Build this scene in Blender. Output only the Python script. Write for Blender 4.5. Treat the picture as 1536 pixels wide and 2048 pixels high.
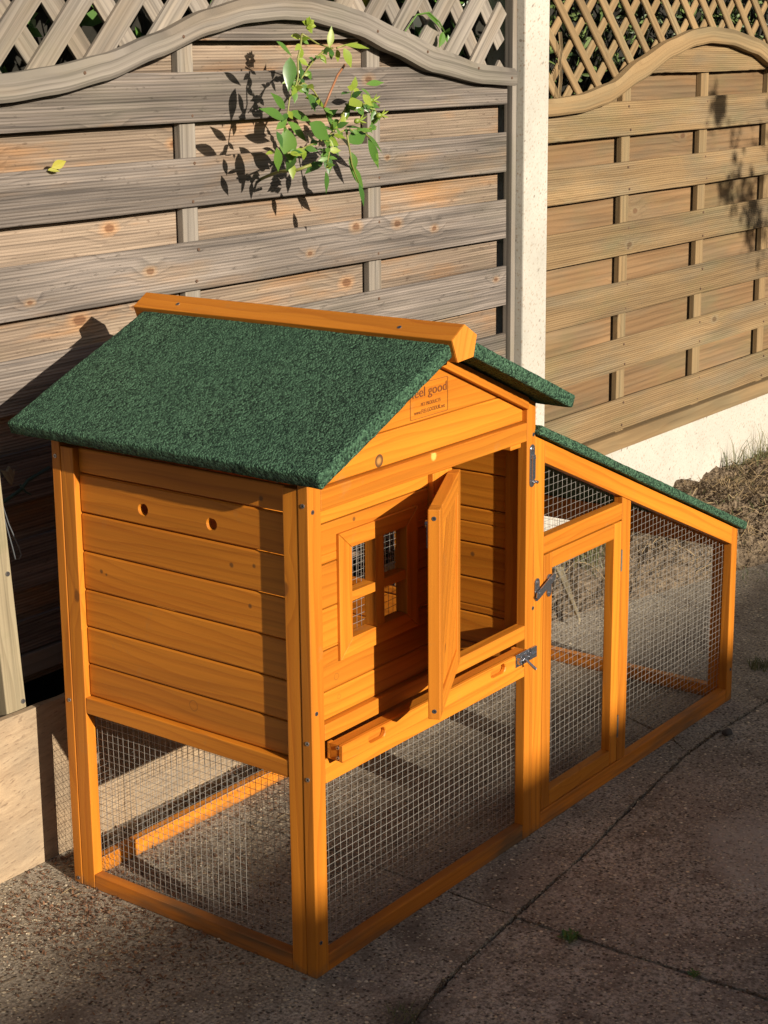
import bpy, bmesh, math, random
from mathutils import Vector, Matrix, noise
SC = bpy.context.scene
for o in list(bpy.data.objects): bpy.data.objects.remove(o)
R = random.Random(7)
# ---------------------------------------------------------------- camera
CAMP = Vector((-1.78236, -1.46722, 1.35178))
RX = Vector((0.617990, -0.786043, -0.014979)); RD = Vector((-0.186708, -0.128230, -0.974011)); RF = Vector((0.763694, 0.604726, -0.226006))
cd = bpy.data.cameras.new('camera'); cam = bpy.data.objects.new('camera', cd); SC.collection.objects.link(cam); SC.camera = cam
m = Matrix.Identity(4)
for i in range(3):
    m[i][0] = RX[i]; m[i][1] = -RD[i]; m[i][2] = -RF[i]; m[i][3] = CAMP[i]
cam.matrix_world = m
cd.sensor_fit = 'HORIZONTAL'; cd.sensor_width = 36.0; cd.lens = 3399.79/1536*36
cd.shift_x = (768-675.67)/1536; cd.shift_y = -(1024-900.01)/1536
cd.clip_start = .05; cd.clip_end = 500
SC.render.resolution_x = 768; SC.render.resolution_y = 1024
# ---------------------------------------------------------------- light
LD = Vector((0.195, 1.0, -0.345)).normalized()
ELEV = math.asin(-LD.z); SROT = math.atan2(-LD.x, -LD.y)
w = bpy.data.worlds.new('World'); SC.world = w; w.use_nodes = True
nt = w.node_tree; bg = nt.nodes['Background']; bg.inputs[1].default_value = 0.050
sk = nt.nodes.new('ShaderNodeTexSky'); sk.sky_type = 'NISHITA'; sk.sun_disc = False
sk.sun_elevation = ELEV; sk.sun_rotation = SROT; sk.air_density = 1.0; sk.dust_density = 2.5; sk.ozone_density = 1.0
nt.links.new(sk.outputs[0], bg.inputs[0])
sl = bpy.data.lights.new('sun', 'SUN'); sl.energy = 5.0; sl.angle = math.radians(.53); sl.color = (1.0, .91, .77)
so = bpy.data.objects.new('sun', sl); SC.collection.objects.link(so); so.location = (0, -4, 6)
so.rotation_mode = 'QUATERNION'; so.rotation_quaternion = LD.to_track_quat('-Z', 'Y')
SC.view_settings.view_transform = 'Standard'; SC.view_settings.look = 'None'; SC.view_settings.exposure = 0.62; SC.view_settings.gamma = 1
SC.cycles.max_bounces = 8
# ---------------------------------------------------------------- node helpers
class NT:
    def __init__(s, name, rough=.7, spec=.4):
        s.m = bpy.data.materials.new(name); s.m.use_nodes = True; s.t = s.m.node_tree
        s.b = s.t.nodes['Principled BSDF']; s.b.inputs['Roughness'].default_value = rough
        s.b.inputs['Specular IOR Level'].default_value = spec
    def n(s, kind, **k):
        x = s.t.nodes.new('ShaderNode'+kind)
        for a, v in k.items(): setattr(x, a, v)
        return x
    def l(s, a, b): s.t.links.new(a, b)
    def val(s, sock, v):
        if isinstance(v, (int, float)): sock.default_value = v
        elif isinstance(v, (tuple, list)): sock.default_value = v
        else: s.l(v, sock)
    def math(s, op, a, b=0.0, c=0.0, clamp=False):
        x = s.n('Math', operation=op); x.use_clamp = clamp
        s.val(x.inputs[0], a); s.val(x.inputs[1], b); s.val(x.inputs[2], c); return x.outputs[0]
    def mix(s, f, a, b, mode='MIX'):
        x = s.n('Mix', data_type='RGBA', blend_type=mode); s.val(x.inputs[0], f)
        s.val(x.inputs[6], a if not isinstance(a, tuple) else (*a[:3], 1)); s.val(x.inputs[7], b if not isinstance(b, tuple) else (*b[:3], 1)); return x.outputs[2]
    def ramp(s, f, stops):
        x = s.n('ValToRGB'); s.l(f, x.inputs[0]); e = x.color_ramp.elements
        while len(e) < len(stops): e.new(.5)
        for el, (p, c) in zip(e, stops): el.position = p; el.color = (c, c, c, 1) if isinstance(c, (int, float)) else (*c, 1)
        return x.outputs[0]
    def noise(s, vec, scale, detail=3, rough=.5, dim='3D'):
        x = s.n('TexNoise'); s.l(vec, x.inputs['Vector']); x.inputs['Scale'].default_value = scale
        x.inputs['Detail'].default_value = detail; x.inputs['Roughness'].default_value = rough; return x.outputs[0]
    def vor(s, vec, scale, rnd=1.0, feature='F1'):
        x = s.n('TexVoronoi', feature=feature); s.l(vec, x.inputs['Vector']); x.inputs['Scale'].default_value = scale
        x.inputs['Randomness'].default_value = rnd; return x
    def scale(s, vec, v):
        x = s.n('VectorMath', operation='MULTIPLY'); s.l(vec, x.inputs[0]); x.inputs[1].default_value = v; return x.outputs[0]
    def comb(s, a, b, c):
        x = s.n('CombineXYZ'); s.val(x.inputs[0], a); s.val(x.inputs[1], b); s.val(x.inputs[2], c); return x.outputs[0]
    def bump(s, h, strength=.3, dist=.002, prev=None):
        x = s.n('Bump'); s.l(h, x.inputs['Height']); x.inputs['Strength'].default_value = strength; x.inputs['Distance'].default_value = dist
        if prev: s.l(prev, x.inputs['Normal'])
        return x.outputs[0]
    def out(s, col, nrm=None, rough=None):
        s.val(s.b.inputs['Base Color'], col if not isinstance(col, tuple) else (*col[:3], 1))
        if nrm: s.l(nrm, s.b.inputs['Normal'])
        if rough is not None: s.val(s.b.inputs['Roughness'], rough)
        return s.m
def wood(name, light, dark, knotc, patch=None, patch_amt=0., ridge=0., rough=.55, spec=.35, grain=1., patch_lo=.45, patch_hi=.65, knots=.45, speck=None, endc=None, streakv=.12, tonev=.07, dirt=0, algae=0., lowv=.12):
    N = NT(name, rough, spec)
    at = N.n('Attribute', attribute_name='gc'); sp = N.n('SeparateXYZ'); N.l(at.outputs['Vector'], sp.inputs[0])
    L, A, B = sp.outputs
    kv = N.vor(N.comb(N.math('MULTIPLY', L, 6.5), N.math('MULTIPLY', A, 11.5), N.math('MULTIPLY', B, .8)), 1.0)
    kv.voronoi_dimensions = '2D'
    kd = N.math('ADD', kv.outputs['Distance'], N.math('MULTIPLY', N.math('SUBTRACT', N.noise(N.comb(N.math('MULTIPLY', L, 70), N.math('MULTIPLY', A, 70), B), 1.0, 3), .5), .07))
    krnd = N.n('SeparateColor'); N.l(kv.outputs['Color'], krnd.inputs[0])
    kd = N.math('DIVIDE', kd, N.math('MULTIPLY_ADD', krnd.outputs[1], .75, .45))
    kmask = N.ramp(kd, [(.07, 1), (.105, 0)])
    ksel = N.math('GREATER_THAN', krnd.outputs[0], 1-knots)
    kbend = N.math('MULTIPLY', N.ramp(kd, [(.05, 1), (.5, 0)]), N.math('MULTIPLY', ksel, .020))
    lo = N.noise(N.comb(N.math('MULTIPLY', L, 1.9), N.math('MULTIPLY', A, 7), N.math('MULTIPLY', B, 7)), 1.0, 2)
    rad = N.math('ADD', N.math('ADD', A, N.math('MULTIPLY', B, .6)), N.math('ADD', N.math('MULTIPLY', lo, .055*grain), kbend))
    ring = N.math('FRACT', N.math('MULTIPLY', rad, 60.0))
    ringc = N.ramp(ring, [(0, .0), (.55, .25), (.92, 1.0), (1.0, .15)])
    fib = N.noise(N.comb(N.math('MULTIPLY', L, 7), N.math('MULTIPLY', A, 420), N.math('MULTIPLY', B, 420)), 1.0, 2)
    broad = N.noise(N.comb(N.math('MULTIPLY', L, 2.2), N.math('MULTIPLY', A, 22), N.math('MULTIPLY', B, 22)), 1.0, 3)
    f = N.math('ADD', N.math('MULTIPLY', ringc, .26), N.math('ADD', N.math('MULTIPLY', fib, .26), N.math('MULTIPLY', broad, .72)))
    f = N.ramp(f, [(.28, 0), (.92, 1)])
    col = N.mix(f, light, dark)
    streak = N.noise(N.comb(N.math('MULTIPLY', L, 1.1), N.math('MULTIPLY', A, 100), N.math('MULTIPLY', B, 20)), 1.0, 4, .65)
    tone = N.math('MULTIPLY_ADD', N.math('SINE', N.math('MULTIPLY', B, 9.0)), tonev, 1.0)
    if patch:
        pn = N.noise(N.comb(N.math('MULTIPLY', L, 2.6), N.math('MULTIPLY', A, 15), N.math('MULTIPLY', B, 8)), 1.0, 4, .6)
        pm = N.math('MULTIPLY', N.ramp(pn, [(patch_lo, 0), (patch_hi, 1)]), patch_amt)
        col = N.mix(pm, col, N.mix(f, patch, tuple(c*.55 for c in patch)))
        halo = N.math('MULTIPLY', N.ramp(kd, [(.07, 1), (.22, 0)]), N.math('MULTIPLY', ksel, .7))
        col = N.mix(halo, col, patch)
    kc = N.ramp(N.math('FRACT', N.math('MULTIPLY', kd, 45)), [(0, .55), (1, 1)])
    col = N.mix(N.math('MULTIPLY', kmask, N.math('MULTIPLY', ksel, .7)), col, N.mix(kc, tuple(c*.5 for c in knotc), knotc))
    if speck:
        sn = N.noise(N.comb(N.math('MULTIPLY', L, 28), N.math('MULTIPLY', A, 90), N.math('MULTIPLY', B, 60)), 1.0, 3, .7)
        col = N.mix(N.math('MULTIPLY', N.ramp(sn, [(.62, 0), (.7, 1)]), .5), col, speck)
    lowf = N.noise(N.comb(N.math('MULTIPLY', L, 1.8), N.math('MULTIPLY', A, 11), N.math('MULTIPLY', B, 5)), 1.0, 3, .6)
    tone = N.math('MULTIPLY', tone, N.math('MULTIPLY_ADD', N.ramp(lowf, [(.35, 0), (.65, 1)]), lowv, 1-lowv))
    sm = N.math('MULTIPLY', N.math('SUBTRACT', 1.0, N.math('MULTIPLY', N.ramp(streak, [(.46, 0), (.66, 1)]), streakv)), tone)
    vm = N.n('VectorMath', operation='SCALE'); N.l(col, vm.inputs[0]); N.l(sm, vm.inputs['Scale']); col = vm.outputs[0]
    if algae:
        tcw = N.n('TexCoord').outputs['Object']; an = N.noise(N.scale(tcw, (3, 3, 7)), 1.0, 4, .65)
        col = N.mix(N.math('MULTIPLY', N.ramp(an, [(.5, 0), (.68, 1)]), algae), col, (.13, .14, .06))
    if dirt:
        tcw = N.n('TexCoord').outputs['Object']; sx = N.n('SeparateXYZ'); N.l(tcw, sx.inputs[0]); dn = N.noise(tcw, 55, 4, .65)
        dm = N.math('MULTIPLY', N.ramp(N.math('ADD', sx.outputs[2], N.math('MULTIPLY', dn, .05)), [(.022, 1), (.042, 0)]), .7); col = N.mix(dm, col, (.12, .075, .04))
        for (kx, ky, kz, kr, kind) in KNOTS:
            dv = N.n('VectorMath', operation='DISTANCE'); N.l(tcw, dv.inputs[0]); dv.inputs[1].default_value = (kx, ky, kz)
            kk = N.math('ADD', N.math('DIVIDE', dv.outputs['Value'], kr), N.math('MULTIPLY', N.math('SUBTRACT', dn, .5), .35))
            if kind == 0: col = N.mix(N.ramp(kk, [(.98, .95), (1.12, 0)]), col, N.mix(N.ramp(kk, [(.30, 0), (.70, 1)]), (.38, .19, .05), (.09, .045, .02)))
            elif kind == 1: col = N.mix(N.ramp(kk, [(.6, .75), (1.0, 0)]), col, (.80, .48, .12))
            elif kind == 2: col = N.mix(N.ramp(kk, [(.70, 0), (.85, .7), (1.0, 0)]), col, (.20, .07, .012))
            else: col = N.mix(N.ramp(kk, [(.5, .8), (1.0, 0)]), col, (.10, .045, .015))
        sc_ = N.noise(N.scale(tcw, (1, 1, 1)), 17, 5, .7); col = N.mix(N.math('MULTIPLY', N.ramp(sc_, [(.63, 0), (.74, 1)]), .38), col, (.33, .17, .06))
    h = N.math('ADD', N.math('MULTIPLY', fib, .5), N.math('MULTIPLY', ringc, -.4))
    nr = N.bump(h, .25 if not ridge else .5, .0008)
    if ridge:
        rp = N.math('SINE', N.math('MULTIPLY', N.math('ADD', A, N.math('MULTIPLY', lo, .004)), 2*math.pi/ridge))
        rr = N.ramp(N.math('MULTIPLY_ADD', rp, .5, .5), [(.12, 0), (.6, 1)])
        amt = N.math('MULTIPLY', N.noise(N.comb(N.math('MULTIPLY', L, 3), N.math('MULTIPLY', A, 30), B), 1.0, 2), 1.0)
        nr = N.bump(rr, .6, .0010, nr)
        groove = N.math('MULTIPLY', N.math('SUBTRACT', 1.0, rr), N.math('MULTIPLY', amt, .8))
        col = N.mix(groove, col, N.mix(1.0, col, (.42, .38, .34), 'MULTIPLY'))
    return N.out(col, nr)
def simple(name, c, rough=.6, metal=0., spec=.4, var=.0, vs=30., bump=0.):
    N = NT(name, rough, spec); N.b.inputs['Metallic'].default_value = metal
    if var or bump:
        tc = N.n('TexCoord').outputs['Object']; n = N.noise(tc, vs, 3)
        return N.out(N.mix(n, tuple(x*(1-var) for x in c), tuple(min(1, x*(1+var)) for x in c)), N.bump(n, bump, .002) if bump else None)
    return N.out(c)
M = {}
KNOTS = [(.180, .0090, .7645, .0100, 0), (.3091, .0004, .7482, .0085, 1), (.0711, .0095, .4587, .0062, 2), (.0763, .0095, .4257, .0042, 2), (.1182, .0095, .6891, .0045, 3), (.0115, .2453, .3773, .0095, 2), (.0115, .1232, .5620, .0042, 3), (.0115, .1575, .6191, .0050, 3), (.0115, .1132, .6254, .0040, 3), (.0115, .4358, .5593, .0045, 3), (.0115, .4250, .5560, .0030, 3), (.5905, .1161, .5025, .0055, 3), (.0115, .0962, .7302, .0050, 3)]
M['orange'] = wood('orange_stained_pine', (.64, .222, .017), (.42, .118, .007), (.15, .045, .010), grain=1.5, knots=.03, rough=.5, spec=.35, streakv=.16, tonev=.13, dirt=1)
M['orange_end'] = wood('orange_end_grain', (.68, .25, .03), (.55, .17, .014), (.4, .1, .01), grain=2., knots=.0, rough=.6)
M['orange_dirty'] = wood('orange_stained_pine_soiled', (.62, .20, .016), (.40, .11, .008), (.12, .05, .02), patch=(.15, .10, .055), patch_amt=.9, patch_lo=.47, patch_hi=.66, knots=.2, rough=.6, streakv=.3, tonev=.08)
M['grey'] = wood('weathered_grey_board', (.315, .262, .222), (.10, .086, .078), (.13, .055, .028), patch=(.40, .25, .14), patch_amt=.65, ridge=.0057, rough=.85, spec=.2, patch_lo=.54, patch_hi=.74, knots=.15, speck=(.05, .04, .033), streakv=.42, tonev=.14, algae=.10, lowv=.38)
M['brown'] = wood('weathered_brown_board', (.39, .295, .215), (.165, .122, .092), (.14, .055, .028), patch=(.50, .27, .125), patch_amt=.85, ridge=.0057, rough=.85, spec=.2, patch_lo=.50, patch_hi=.68, knots=.10, speck=(.08, .045, .03), streakv=.4, tonev=.12, algae=.1, lowv=.28)
M['greyplain'] = wood('weathered_smooth_wood', (.32, .28, .235), (.165, .14, .118), (.14, .07, .04), patch=(.36, .27, .18), patch_amt=.45, rough=.85, spec=.2, knots=.07, streakv=.4, tonev=.12, algae=.12, lowv=.22)
M['tan'] = wood('tan_fence_board', (.31, .208, .105), (.215, .136, .066), (.11, .055, .025), patch=(.255, .20, .125), patch_amt=.75, ridge=.0057, rough=.8, spec=.2, knots=.07, grain=.9, streakv=.25, tonev=.09, algae=.25, lowv=.2)
M['tanback'] = wood('tan_fence_back_board', (.275, .166, .082), (.165, .093, .043), (.12, .05, .025), patch=(.22, .155, .09), patch_amt=.75, ridge=.0, rough=.8, spec=.2, knots=.07, streakv=.3, tonev=.12, algae=.2, patch_lo=.42, patch_hi=.62)
M['tanplain'] = wood('tan_smooth_wood', (.31, .21, .105), (.215, .135, .064), (.12, .06, .025), patch=(.25, .20, .115), patch_amt=.6, rough=.8, spec=.2, knots=.12, streakv=.25)
M['pale'] = wood('pale_sawn_post', (.35, .29, .185), (.20, .155, .095), (.14, .07, .04), rough=.8, spec=.2, knots=.25, grain=2., streakv=.4, algae=.5)
M['steel'] = simple('zinc_plated_steel', (.36, .37, .40), .26, .9, .5, .12, 300)
M['steeldark'] = simple('dull_steel', (.22, .20, .18), .5, .7, .5, .3, 300)
M['rust'] = simple('rusty_nail', (.12, .07, .045), .8, .3)
M['wire'] = simple('galvanised_wire', (.33, .305, .27), .5, .3, .4)
M['black'] = simple('black_marking_ink', (.16, .045, .012), .6)
M['dark'] = simple('painted_recess_shade', (.015, .01, .007), .9)
def board_chip():
    N = NT('weathered_chipboard', .85, .2); at = N.n('Attribute', attribute_name='gc'); v = at.outputs['Vector']
    rot = N.n('VectorRotate', rotation_type='AXIS_ANGLE'); N.l(v, rot.inputs['Vector']); rot.inputs['Axis'].default_value = (0, 0, 1); rot.inputs['Angle'].default_value = math.radians(-7)
    a = N.noise(N.scale(rot.outputs[0], (14, 90, 40)), 1.0, 4, .7); b = N.noise(v, 7, 4); c = N.noise(N.scale(rot.outputs[0], (38, 150, 30)), 1.3, 3, .6); d = N.noise(v, 260, 2)
    col = N.mix(N.ramp(a, [(.3, 0), (.7, 1)]), (.29, .195, .115), (.49, .355, .22))
    col = N.mix(N.math('MULTIPLY', N.ramp(c, [(.58, 0), (.66, 1)]), .7), col, (.16, .095, .055))
    col = N.mix(N.ramp(b, [(.42, 0), (.7, .7)]), col, (.24, .19, .135)); col = N.mix(N.math('MULTIPLY', d, .35), col, (.2, .15, .10))
    return N.out(col, N.bump(N.math('ADD', a, c), .6, .002))
M['chip'] = board_chip()
def concrete_cast():
    N = NT('cast_concrete_aggregate', .85, .25); tc = N.n('TexCoord').outputs['Object']
    st = N.n('VectorRotate', rotation_type='AXIS_ANGLE'); N.l(tc, st.inputs['Vector']); st.inputs['Axis'].default_value = (0, 1, 0); st.inputs['Angle'].default_value = .7
    v = N.vor(N.scale(st.outputs[0], (85, 130, 170)), 1.0); big = N.noise(tc, 5, 4); sp = N.n('SeparateColor'); N.l(v.outputs['Color'], sp.inputs[0])
    sel = N.math('MULTIPLY', N.math('GREATER_THAN', sp.outputs[0], .62), N.ramp(v.outputs['Distance'], [(.26, 1), (.40, 0)]))
    v2 = N.vor(N.scale(st.outputs[0], (40, 50, 70)), 1.0); sp2 = N.n('SeparateColor'); N.l(v2.outputs['Color'], sp2.inputs[0])
    sel2 = N.math('MULTIPLY', N.math('GREATER_THAN', sp2.outputs[0], .90), N.ramp(v2.outputs['Distance'], [(.15, 1), (.25, 0)]))
    base = N.mix(big, (.42, .385, .33), (.51, .475, .415))
    col = N.mix(N.math('MULTIPLY', sel, .75), base, N.mix(sp.outputs[1], (.27, .16, .09), (.36, .30, .23)))
    col = N.mix(sel2, col, (.22, .18, .15))
    gr = N.noise(tc, 3.3, 5, .65); col = N.mix(N.ramp(gr, [(.45, 0), (.75, .55)]), col, (.29, .28, .24)); fn = N.noise(tc, 190, 3, .6); col = N.mix(N.ramp(fn, [(.5, 0), (.75, .5)]), col, (.25, .21, .165))
    return N.out(col, N.bump(N.math('ADD', N.math('ADD', sel, sel2), fn), -.5, .0018))
M['concrete'] = concrete_cast()
def felt():
    N = NT('green_mineral_felt', .9, .25); tc = N.n('TexCoord').outputs['Object']
    v = N.vor(tc, 290); n = N.noise(tc, 480, 2, .6); n2 = N.noise(tc, 620, 2); big = N.noise(tc, 7, 3); sp = N.n('SeparateColor'); N.l(v.outputs['Color'], sp.inputs[0])
    g = N.math('ADD', N.math('MULTIPLY', sp.outputs[0], .50), N.math('ADD', N.math('MULTIPLY', n, .42), N.math('MULTIPLY', n2, .2)))
    col = N.mix(N.ramp(g, [(.30, 0), (.90, 1)]), (.002, .012, .006), (.105, .215, .122))
    col = N.mix(N.math('MULTIPLY', N.ramp(big, [(.35, 0), (.7, 1)]), .25), col, (.028, .085, .05))
    h = N.math('ADD', N.math('MULTIPLY', v.outputs['Distance'], -1.2), n)
    return N.out(col, N.bump(h, 1.0, .0034))
M['felt'] = felt()
def ground():
    N = NT('exposed_aggregate_concrete', .9, .25); tc = N.n('TexCoord').outputs['Object']
    v = N.vor(N.scale(tc, (1, 1, 1)), 150); sp = N.n('SeparateColor'); N.l(v.outputs['Color'], sp.inputs[0])
    v2 = N.vor(tc, 85); sp2 = N.n('SeparateColor'); N.l(v2.outputs['Color'], sp2.inputs[0])
    n1 = N.noise(tc, 2.2, 4, .6); n2 = N.noise(tc, 14, 4, .6); n3 = N.noise(tc, 170, 4, .65)
    base = N.mix(N.ramp(n1, [(.3, 0), (.7, 1)]), (.35, .295, .225), (.53, .465, .37))
    base = N.mix(N.ramp(n2, [(.35, .0), (.7, .55)]), base, (.235, .188, .128))
    base = N.mix(N.ramp(n3, [(.40, 0), (.60, .9)]), base, (.135, .112, .083))
    dp = N.noise(tc, 7.5, 5, .7); base = N.mix(N.ramp(dp, [(.50, 0), (.66, .75)]), base, (.135, .102, .074))
    lw = N.noise(tc, 3.1, 3); base = N.mix(N.ramp(lw, [(.55, 0), (.75, .45)]), base, (.23, .175, .135))
    s1 = N.math('MULTIPLY', N.math('GREATER_THAN', sp.outputs[0], .62), N.ramp(v.outputs['Distance'], [(.30, 1), (.42, 0)]))
    s2 = N.math('MULTIPLY', N.math('GREATER_THAN', sp2.outputs[0], .84), N.ramp(v2.outputs['Distance'], [(.22, 1), (.32, 0)]))
    s3 = N.math('MULTIPLY', N.math('LESS_THAN', sp.outputs[0], .20), N.ramp(v.outputs['Distance'], [(.3, 1), (.45, 0)]))
    col = N.mix(N.math('MULTIPLY', s1, .85), base, N.mix(sp.outputs[1], (.34, .27, .18), (.60, .50, .34)))
    col = N.mix(s2, col, N.mix(sp2.outputs[1], (.38, .30, .19), (.80, .68, .48)))
    col = N.mix(N.math('MULTIPLY', s3, .8), col, (.05, .038, .028))
    # pale worn cement stain
    def blob(cx, cy, r0, r1):
        d = N.n('VectorMath', operation='DISTANCE'); wv = N.n('VectorMath', operation='ADD'); N.l(tc, wv.inputs[0])
        nn = N.n('TexNoise'); N.l(tc, nn.inputs['Vector']); nn.inputs['Scale'].default_value = 9; nn.inputs['Detail'].default_value = 5
        N.l(N.scale(nn.outputs['Color'], (.16, .16, 0)), wv.inputs[1]); N.l(wv.outputs[0], d.inputs[0]); d.inputs[1].default_value = (cx+.08, cy+.08, 0)
        return N.ramp(d.outputs['Value'], [(r0, 1), (r1, 0)])
    st = N.math('MULTIPLY', blob(.80, -.40, .11, .17), N.ramp(n2, [(.3, .35), (.6, .9)]))
    col = N.mix(N.math('MULTIPLY', st, N.math('MULTIPLY', n3, .9)), col, (.52, .47, .39))
    dk = blob(-.02, -.17, .02, .10); col = N.mix(N.math('MULTIPLY', dk, .8), col, (.035, .027, .02))
    dk = blob(.42, -.60, .03, .11); col = N.mix(N.math('MULTIPLY', dk, .8), col, (.035, .027, .02))
    h = N.math('ADD', N.math('MULTIPLY', N.math('ADD', s1, s2), .8), N.math('SUBTRACT', n3, s3))
    nr = N.bump(h, 1.0, .0022); nr = N.bump(n2, .4, .01, nr)
    return N.out(col, nr)
M['patio'] = ground()
def soil():
    N = NT('crumbly_soil', .95, .15); tc = N.n('TexCoord').outputs['Object']
    n = N.noise(tc, 60, 6, .7); v = N.vor(tc, 110)
    col = N.mix(N.ramp(n, [(.3, 0), (.7, 1)]), (.05, .034, .022), (.25, .185, .12))
    return N.out(col, N.bump(N.math('ADD', n, v.outputs['Distance']), 1.0, .008))
M['soil'] = soil()
def brick():
    N = NT('red_brick_wall', .85); tc = N.n('TexCoord').outputs['Object']; b = N.n('TexBrick'); N.l(N.scale(tc, (1, 1, 1)), b.inputs['Vector'])
    rot = N.n('VectorRotate', rotation_type='X_AXIS'); N.l(tc, rot.inputs['Vector']); rot.inputs['Angle'].default_value = math.pi/2; N.l(rot.outputs[0], b.inputs['Vector'])
    b.inputs['Color1'].default_value = (.30, .12, .07, 1); b.inputs['Color2'].default_value = (.38, .17, .10, 1); b.inputs['Mortar'].default_value = (.4, .36, .3, 1)
    b.inputs['Scale'].default_value = 4.4; b.inputs['Mortar Size'].default_value = .02
    return N.out(b.outputs['Color'])
M['brick'] = brick()
def leafmat(name, c1, c2, rough=.4, tr=.25, sc=25.):
    N = NT(name, rough, .45); tc = N.n('TexCoord').outputs['Object']; n = N.noise(tc, sc, 2)
    oi = N.n('Attribute', attribute_name='gc'); sp = N.n('SeparateXYZ'); N.l(oi.outputs['Vector'], sp.inputs[0])
    col = N.mix(N.math('FRACT', N.math('ADD', sp.outputs[0], N.math('MULTIPLY', n, .4))), c1, c2)
    tb = N.n('BsdfTranslucent'); N.l(col, tb.inputs[0]); mx = N.n('MixShader'); mx.inputs[0].default_value = tr
    out = N.t.nodes['Material Output']; N.out(col); N.l(N.b.outputs[0], mx.inputs[1]); N.l(tb.outputs[0], mx.inputs[2]); N.l(mx.outputs[0], out.inputs[0])
    return N.m
M['rose0'] = leafmat('young_rose_leaf', (.20, .30, .03), (.33, .40, .06), .4, .4)
M['rose1'] = leafmat('rose_leaf', (.075, .17, .028), (.14, .26, .045), .38, .3)
M['rose2'] = leafmat('dark_rose_leaf', (.035, .10, .022), (.075, .16, .03), .3, .2)
M['hedge1'] = leafmat('glossy_hedge_leaf', (.02, .06, .012), (.13, .26, .05), .35, .2)
M['hedge2'] = leafmat('fine_hedge_leaf', (.02, .045, .014), (.16, .22, .06), .5, .2)
M['hedgey'] = leafmat('yellowed_leaf', (.45, .40, .05), (.50, .50, .12), .5, .4)
M['grass'] = leafmat('green_grass_blade', (.06, .11, .02), (.20, .26, .05), .6, .3)
M['straw'] = leafmat('dry_straw', (.12, .08, .04), (.42, .30, .155), .7, .2)
M['litter'] = leafmat('dead_leaf_bits', (.07, .03, .018), (.24, .12, .06), .8, .1)
M['stem'] = simple('rose_stem', (.20, .20, .05), .5, var=.3, vs=60)
M['stemred'] = simple('reddish_rose_stem', (.26, .11, .05), .5, var=.3, vs=60)
M['twig'] = simple('twigs_and_hedge_shade', (.018, .016, .011), .9, var=.5, vs=20, bump=1.)
M['cable'] = simple('dark_green_cord', (.02, .05, .04), .5)
M['greywire'] = simple('grey_wire', (.16, .17, .18), .4, .5)
M['stone'] = simple('dark_stone', (.05, .045, .04), .8, var=.4, vs=90, bump=.5)
M['sand'] = simple('tan_stone', (.42, .26, .16), .8, var=.3, vs=60, bump=.5)
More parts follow.
